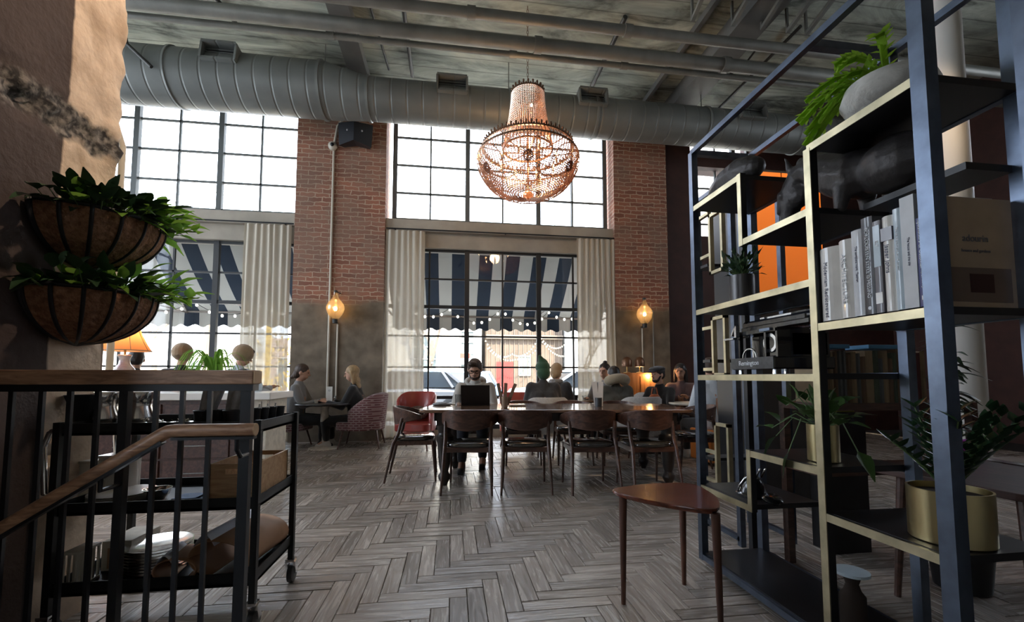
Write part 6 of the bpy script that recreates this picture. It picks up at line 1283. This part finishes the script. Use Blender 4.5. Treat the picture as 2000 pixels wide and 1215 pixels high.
def person(label, px, d, face, top='cloth_black', pants='cloth_navy', skin='skin_light', hair='hair_dark', style='short', lean=.12, sh=.46, arms='table', hy=0., hp=.1, hat=None, hatm=None, shoes='shoe_black', beard=False, glasses=False, hood=False, scarf=None, group=None, s=1., legs='seat', loc=None, bulky=1., xy=None):
    x, y = xy or at(px, d); t = thing('person', label, 'person', (x, y, 0), TR+face, group)
    s = 1.10; t.scale = (s, s, s); sh = (sh-.045)/s; V = Vector; P = V((0, 0, sh+.10)); up = V((0, math.sin(lean), math.cos(lean))); C = P+up*.27; Nk = P+up*.46; up2 = V((0, math.sin(lean*1.3), math.cos(lean*1.3))); Hn = Nk+up2*.07
    HM = Matrix.Rotation(hy, 3, 'Z') @ Matrix.Rotation(-hp, 3, 'X'); H = Nk+up2*.11+HM @ V((0, .018, .075))
    def hd(q): return H+HM @ V(q)
    b, tp, pn, shd = MB(), MB(), MB(), {-1: MB(), 1: MB()}
    S = {q: Nk+V((q*.165, -.005, -.045)) for q in (-1, 1)}
    # arms
    if arms == 'table': E = {q: S[q]+V((q*.06, .12, -.24)) for q in S}; W = {q: E[q]+V((-q*.07, .22, .06)) for q in S}
    elif arms == 'phone': E = {q: S[q]+V((q*.05, .10, -.24)) for q in S}; W = {q: E[q]+V((-q*.10, .20, .10)) for q in S}
    elif arms == 'lap': E = {q: S[q]+V((q*.06, .05, -.26)) for q in S}; W = {q: E[q]+V((-q*.06, .22, -.03)) for q in S}
    elif arms == 'side': E = {q: S[q]+V((q*.10, .05, -.25)) for q in S}; W = {q: E[q]+V((-q*.05, .23, .02)) for q in S}
    for q in (-1, 1):
        cap(b, S[q], E[q], .043, .036); cap(b, E[q], W[q], .035, .024)
        k = bulky; cap(tp, S[q], E[q], .062*k, .050*k); cap(tp, E[q], W[q]-(W[q]-E[q])*.10, .050*k, .038*k)
        hdir = (W[q]-E[q]).normalized(); side = hdir.cross(V((0, 0, 1))).normalized(); palm = W[q]+hdir*.05
        cap(b, W[q], palm, .024, .026, 8); b.ball(W[q]+hdir*.05, (.036, .036, .018), 10, 6)
        for fi, (o, L) in enumerate(((-.028, .062), (-.010, .072), (.010, .068), (.027, .052))):
            p0 = W[q]+hdir*.075+side*o; p1 = p0+hdir*L*.5+V((0, 0, -.004)); p2 = p1+hdir*L*.42+V((0, 0, -.020)); cap(b, p0, p1, .0095, .009, 6); cap(b, p1, p2, .009, .0075, 6)
        ip = side*(-q if side.x > 0 else q); p0 = W[q]+hdir*.03-V((q, 0, 0))*.022; p1 = p0+hdir*.035-V((q, 0, 0))*.018; p2 = p1+hdir*.030+V((0, 0, -.012)); cap(b, p0, p1, .011, .010, 6); cap(b, p1, p2, .010, .008, 6)
    # trunk
    cap(b, P, C, .115, .12); cap(b, C, Nk-up*.08, .12, .09); cap(b, S[-1], S[1], .05, .05); cap(b, Nk-up*.02, Hn+up2*.03, .05, .048)
    for q in (-1, 1): cap(b, P+V((q*.05, 0, -.02)), C+V((q*.06, 0, 0)), .095, .095); cap(tp, P+V((q*.06, 0, -.04)), C+V((q*.075, 0, 0)), .125*bulky, .115*bulky); cap(tp, C+V((q*.075, 0, 0)), S[q]+V((-q*.03, 0, -.02)), .115*bulky, .068*bulky)
    cap(tp, S[-1], S[1], .062, .062); cap(tp, C, Nk-up*.04, .12, .085); cap(tp, Nk-up*.04, Nk+up*.012, .085, .068)
    # legs
    for q in (-1, 1):
        hip = P+V((q*.085, 0, -.03)); kn = V((q*.105, .42, sh+.055)); an = V((q*.11, .40, .10)) if legs == 'seat' else V((q*.10, .40+(.14 if q > 0 else -.10), .10))
        cap(b, hip, kn, .080, .055); cap(b, kn, an, .050, .036); cap(b, an, an+V((0, .11, -.06)), .036, .026)
        cap(pn, hip, kn, .100, .070); cap(pn, kn, an+V((0, 0, .03)), .068, .052); pn.ball(hip+V((-q*.03, -.02, .0)), .108)
        sh_ = shd[q]; cap(sh_, an+V((0, -.035, -.055)), an+V((0, .12, -.065)), .040, .033); cap(sh_, an+V((0, -.01, -.02)), an+V((0, .06, -.05)), .042, .035); sh_.box(an.x-.036, an.y-.065, .0, an.x+.036, an.y+.15, .018)
    # head with face
    b.ball(hd((0, -.012, .015)), (.076, .094, .098), 16, 12, HM); b.ball(hd((0, .022, -.045)), (.058, .062, .062), 14, 10, HM); cap(b, hd((0, .045, -.088)), hd((0, .030, -.075)), .022, .035)
    cap(b, hd((0, .088, .008)), hd((0, .104, -.022)), .008, .013, 8); b.ball(hd((0, .082, -.055)), (.022, .012, .009), 8, 6, HM); b.ball(hd((0, .076, .028)), (.050, .018, .010), 10, 6, HM)
    for q in (-1, 1): b.ball(hd((q*.078, -.010, -.008)), (.010, .018, .030), 8, 6, HM)
    rb = remesh_obj('body', b, skin, t, .0085, smooth=2)
    for nm_, mb_, m_ in (('jacket', tp, top), ('trousers', pn, pants), ('shoe', shd[-1], shoes), ('shoe', shd[1], shoes)): remesh_obj(nm_, mb_, m_, t, .014, smooth=4)
    for q in (-1, 1): MB().ball(hd((q*.030, .079, .010)), (.010, .006, .006), 8, 6, HM).build('eye', 'eye_dark', t)
    hb = MB()
    if style != 'none':
        hb.ball(hd((0, -.022, .032)), (.086, .098, .092), 14, 10, HM)
        if style == 'short': hb.ball(hd((0, -.045, -.01)), (.078, .068, .07), 12, 8, HM); hb.ball(hd((.02, .05, .088)), (.055, .04, .03), 10, 6, HM)
        if style == 'long':
            for k, (yy, zz, r_) in enumerate(((-.055, -.03, .078), (-.085, -.11, .066), (-.10, -.19, .060), (-.11, -.27, .050), (-.115, -.34, .036))): hb.ball(hd((0, 0, 0))+V((0, yy, zz)), (r_*1.15, r_*.6, r_*1.1), 12, 8)
            for q in (-1, 1): cap(hb, hd((q*.07, -.01, .02)), hd((q*.078, -.02, -.14)), .026, .024)
        if style == 'bun': hb.ball(hd((0, -.055, -.01)), (.07, .06, .06), 12, 8, HM); hb.ball(hd((0, -.05, .125)), (.035, .035, .03), 10, 8, HM)
        if style == 'bob': hb.ball(hd((0, -.06, -.04)), (.085, .065, .075), 12, 8, HM); cap(hb, hd((0, -.08, -.06)), hd((0, -.12, -.10)), .045, .03)
        if hood is False or style: 
            ho = remesh_obj('hair', hb, hair, t, .007, smooth=2)
    if beard: bb_ = MB(); bb_.ball(hd((0, .052, -.082)), (.046, .036, .028), 10, 8, HM); bb_.ball(hd((0, .086, -.042)), (.026, .010, .006), 8, 6, HM); [cap(bb_, hd((q*.045, .045, -.075)), hd((q*.064, .01, -.02)), .018, .012, 8) for q in (-1, 1)]; remesh_obj('beard', bb_, hair, t, .006, smooth=1)
    if glasses:
        g = MB()
        for q in (-1, 1): g.tube([hd((q*.033+.024*math.cos(a), .094, .008+.017*math.sin(a))) for a in [2*PI*i/12 for i in range(13)]], .0035, 5).tube([hd((q*.056, .092, .012)), hd((q*.080, .0, .008))], .003, 5)
        g.tube([hd((-.01, .096, .012)), hd((.01, .096, .012))], .003, 5).build('glasses', 'eye_dark', t)
    if hat:
        hm = MB()
        if hat == 'beanie': hm.ball(hd((0, -.025, .035)), (.112, .124, .118), 16, 10, HM); hm.ball(hd((0, -.035, -.01)), (.104, .112, .05), 16, 8, HM)
        if hat == 'pointed': hm.ball(hd((0, -.018, .045)), (.100, .112, .090), 16, 10, HM); cap(hm, hd((0, -.03, .09)), hd((-.05, -.07, .185)), .075, .022); hm.ball(hd((0, -.05, -.04)), (.095, .085, .10), 12, 8, HM)
        if hat == 'flat': hm.ball(hd((0, .0, .075)), (.105, .125, .045), 16, 8, HM); hm.ball(hd((0, .10, .052)), (.07, .045, .012), 12, 6, HM)
        if hat == 'cap': hm.ball(hd((0, -.018, .050)), (.094, .106, .080), 16, 10, HM); hm.ball(hd((0, .115, .045)), (.062, .06, .010), 12, 6, HM)
        remesh_obj('hat', hm, hatm or 'cloth_charcoal', t, .008, smooth=2)
    if hood == 'down' or hood == 'fur':
        hm = MB(); R_ = .115 if hood == 'fur' else .095; r_ = .072 if hood == 'fur' else .036
        for k in range(13): a = PI*.98*k/12; hm.ball(Nk+V((R_*math.cos(a), -.02-R_*.75*math.sin(a), (.09 if hood == 'fur' else .03)+.035*math.sin(a))), (r_, r_, r_*.95), 10, 8)
        if hood == 'down':
            for k in range(9): a = -PI*.0-PI*k/8; hm.ball(Nk+V((R_*math.cos(a), -.01-R_*.7*math.sin(a), .01-.03*abs(math.sin(a)))), (r_*.75, r_*.75, r_*.7), 8, 6)
        remesh_obj('fur_hood' if hood == 'fur' else 'hood', hm, 'fur_beige' if hood == 'fur' else top, t, .010, smooth=2)
    if scarf: sm = MB(); [sm.ball(Nk+V((.075*math.cos(a), .075*math.sin(a), .03)), (.035, .035, .035), 8, 6) for a in [2*PI*i/10 for i in range(10)]]; remesh_obj('scarf', sm, scarf, t, .010, smooth=2)
    return t, W
g_p = None
person('bearded man in a cream hooded sweatshirt and glasses typing on the laptop', 930, 5.66, PI, top='cloth_cream', pants='cloth_navy', hair='hair_brown', style='short', lean=.22, arms='table', hp=.42, beard=True, glasses=True, hood='down', sh=.44, legs='stagger', bulky=1.12)
person('person in a tall dark green knitted hat seen from behind in the pale tub chair', 1062, 6.45, .1, top='cloth_charcoal', hat='pointed', hatm='cloth_green', style='none', arms='lap', sh=.42, hy=.1, bulky=1.2)
person('person with light brown hair in a dark coat, right beside the green hat', 1083, 7.05, -.5, top='cloth_charcoal', hair='cloth_tan', style='bob', arms='lap', sh=.42, scarf='cloth_grey', bulky=1.2)
person('person in an olive coat with a thick beige fur hood, back to camera', 1204, 6.45, .25, top='cloth_olive', hair='hair_dark', style='short', hood='fur', arms='lap', sh=.36, bulky=1.35, hp=.5, lean=.05)
person('person with black hair in a high bun facing the fur hood, at the right curtain', 1185, 7.2, PI-.6, top='cloth_grey', hair='hair_dark', style='bun', arms='table', sh=.42)
person('person in a dark flat cap and dark jacket seated at the right pier', 1292, 6.75, PI-.9, top='cloth_black', hair='hair_dark', style='short', hat='flat', hatm='cloth_charcoal', arms='table', sh=.36, hy=-.2, beard=True)
person('smiling person with long dark hair and brown sweater, left of the bookcase post', 1331, 7.15, PI-.5, top='cloth_mauve', skin='skin_tan', hair='hair_dark', style='long', arms='phone', sh=.42, hp=.1, lean=.2)
person('person in a white shirt seen from behind through the bookcase', 1393, 5.6, .2, top='cloth_white', pants='cloth_black', hair='hair_brown', style='short', arms='lap', sh=.44, shoes='shoe_white')
t = thing('orange_stool', 'orange brown leather cube seat under the person in the white shirt', 'stool', (*at(1393, 5.6), 0), TR+.2); MB().box(-.22, -.22, .04, .22, .22, .43).build('seat_cube', 'cushion_tan' if 'cushion_tan' in MATS else 'orange_leather', t, bevel=.02)
tx_, ty_ = at(1277, 6.35); t = thing('orange_bag', 'orange bag on a dark stand left of the flat capped person', 'bag', (tx_, ty_, 0)); MB().lathe([(0, .56), (.085, .57), (.10, .66), (.085, .80), (.05, .84), (0, .84)], n=20, sy=.55).build('bag_body', 'cloth_orange', t, smooth=True, auto=60); MB().tube([(-.05, 0, .83), (-.03, 0, .93), (.03, 0, .93), (.05, 0, .83)], .008, 6).build('strap', 'cloth_orange', t); MB().lathe([(0, 0), (.11, 0), (.12, .50), (.12, .56), (0, .56)], n=20).build('stand', 'turned_black', t)
person('woman in a grey cardigan with brown hair, seated left of the cafe table', 578, 6.85, -PI/2+.2, top='cloth_grey', pants='cloth_black', hair='hair_brown', style='bob', arms='table', sh=.40, hy=.0, s=1, hp=.25, lean=.10)
person('woman in black with long blond hair in the patterned armchair by the pier', 702, 6.92, PI/2+.1, top='cloth_black', pants='cloth_black', hair='hair_blond', style='long', arms='table', sh=.38, hp=.2, lean=.12, shoes='shoe_white')
person('person in a tan knitted hat and dark coat at the counter, seen from behind', 353, 5.95, .3, top='cloth_black', hat='beanie', hatm='cloth_tan', style='short', hair='hair_dark', arms='table', sh=.62, lean=.05)
person('person in a white top and tan cap near the right end of the counter', 455, 5.95, -.5, top='cloth_white', hat='beanie', hatm='cloth_tan', style='short', hair='hair_dark', arms='table', sh=.62, hp=.35, lean=.15, bulky=1.1)
person('person in a black coat partly hidden behind the orange table lamp', 262, 5.9, .6, top='cloth_black', style='short', hair='hair_dark', arms='table', sh=.58, lean=.25, bulky=1.2)
person('person in a grey sweatshirt bent down at the end of the counter', 524, 5.42, 1.1, top='cloth_grey', style='short', hair='hair_dark', arms='lap', sh=.50, lean=.75, hp=.7, bulky=1.25)
for k, (px, d, h, l) in enumerate(((353, 5.95, .60, 'tall dark bar stool under the person in the tan hat'), (462, 5.75, .60, 'tall dark bar stool under the person in the white top'), (262, 5.9, .56, 'tall dark bar stool under the person behind the lamp'), (524, 5.42, .48, 'dark stool under the bent person in grey'))):
    t = thing('bar_stool', l, 'stool', (*at(px, d), 0), TR, 'dark stools behind the counter'); MB().lathe([(0, h-.04), (.17, h-.04), (.18, h-.01), (.16, h), (0, h)], n=24).build('seat', 'leather_black', t, smooth=True, auto=40)
    for a in (PI/4, 3*PI/4, 5*PI/4, 7*PI/4): MB().tube([(.12*math.cos(a), .12*math.sin(a), h-.04), (.19*math.cos(a), .19*math.sin(a), 0)], .012, 8).build('leg', 'turned_black', t)
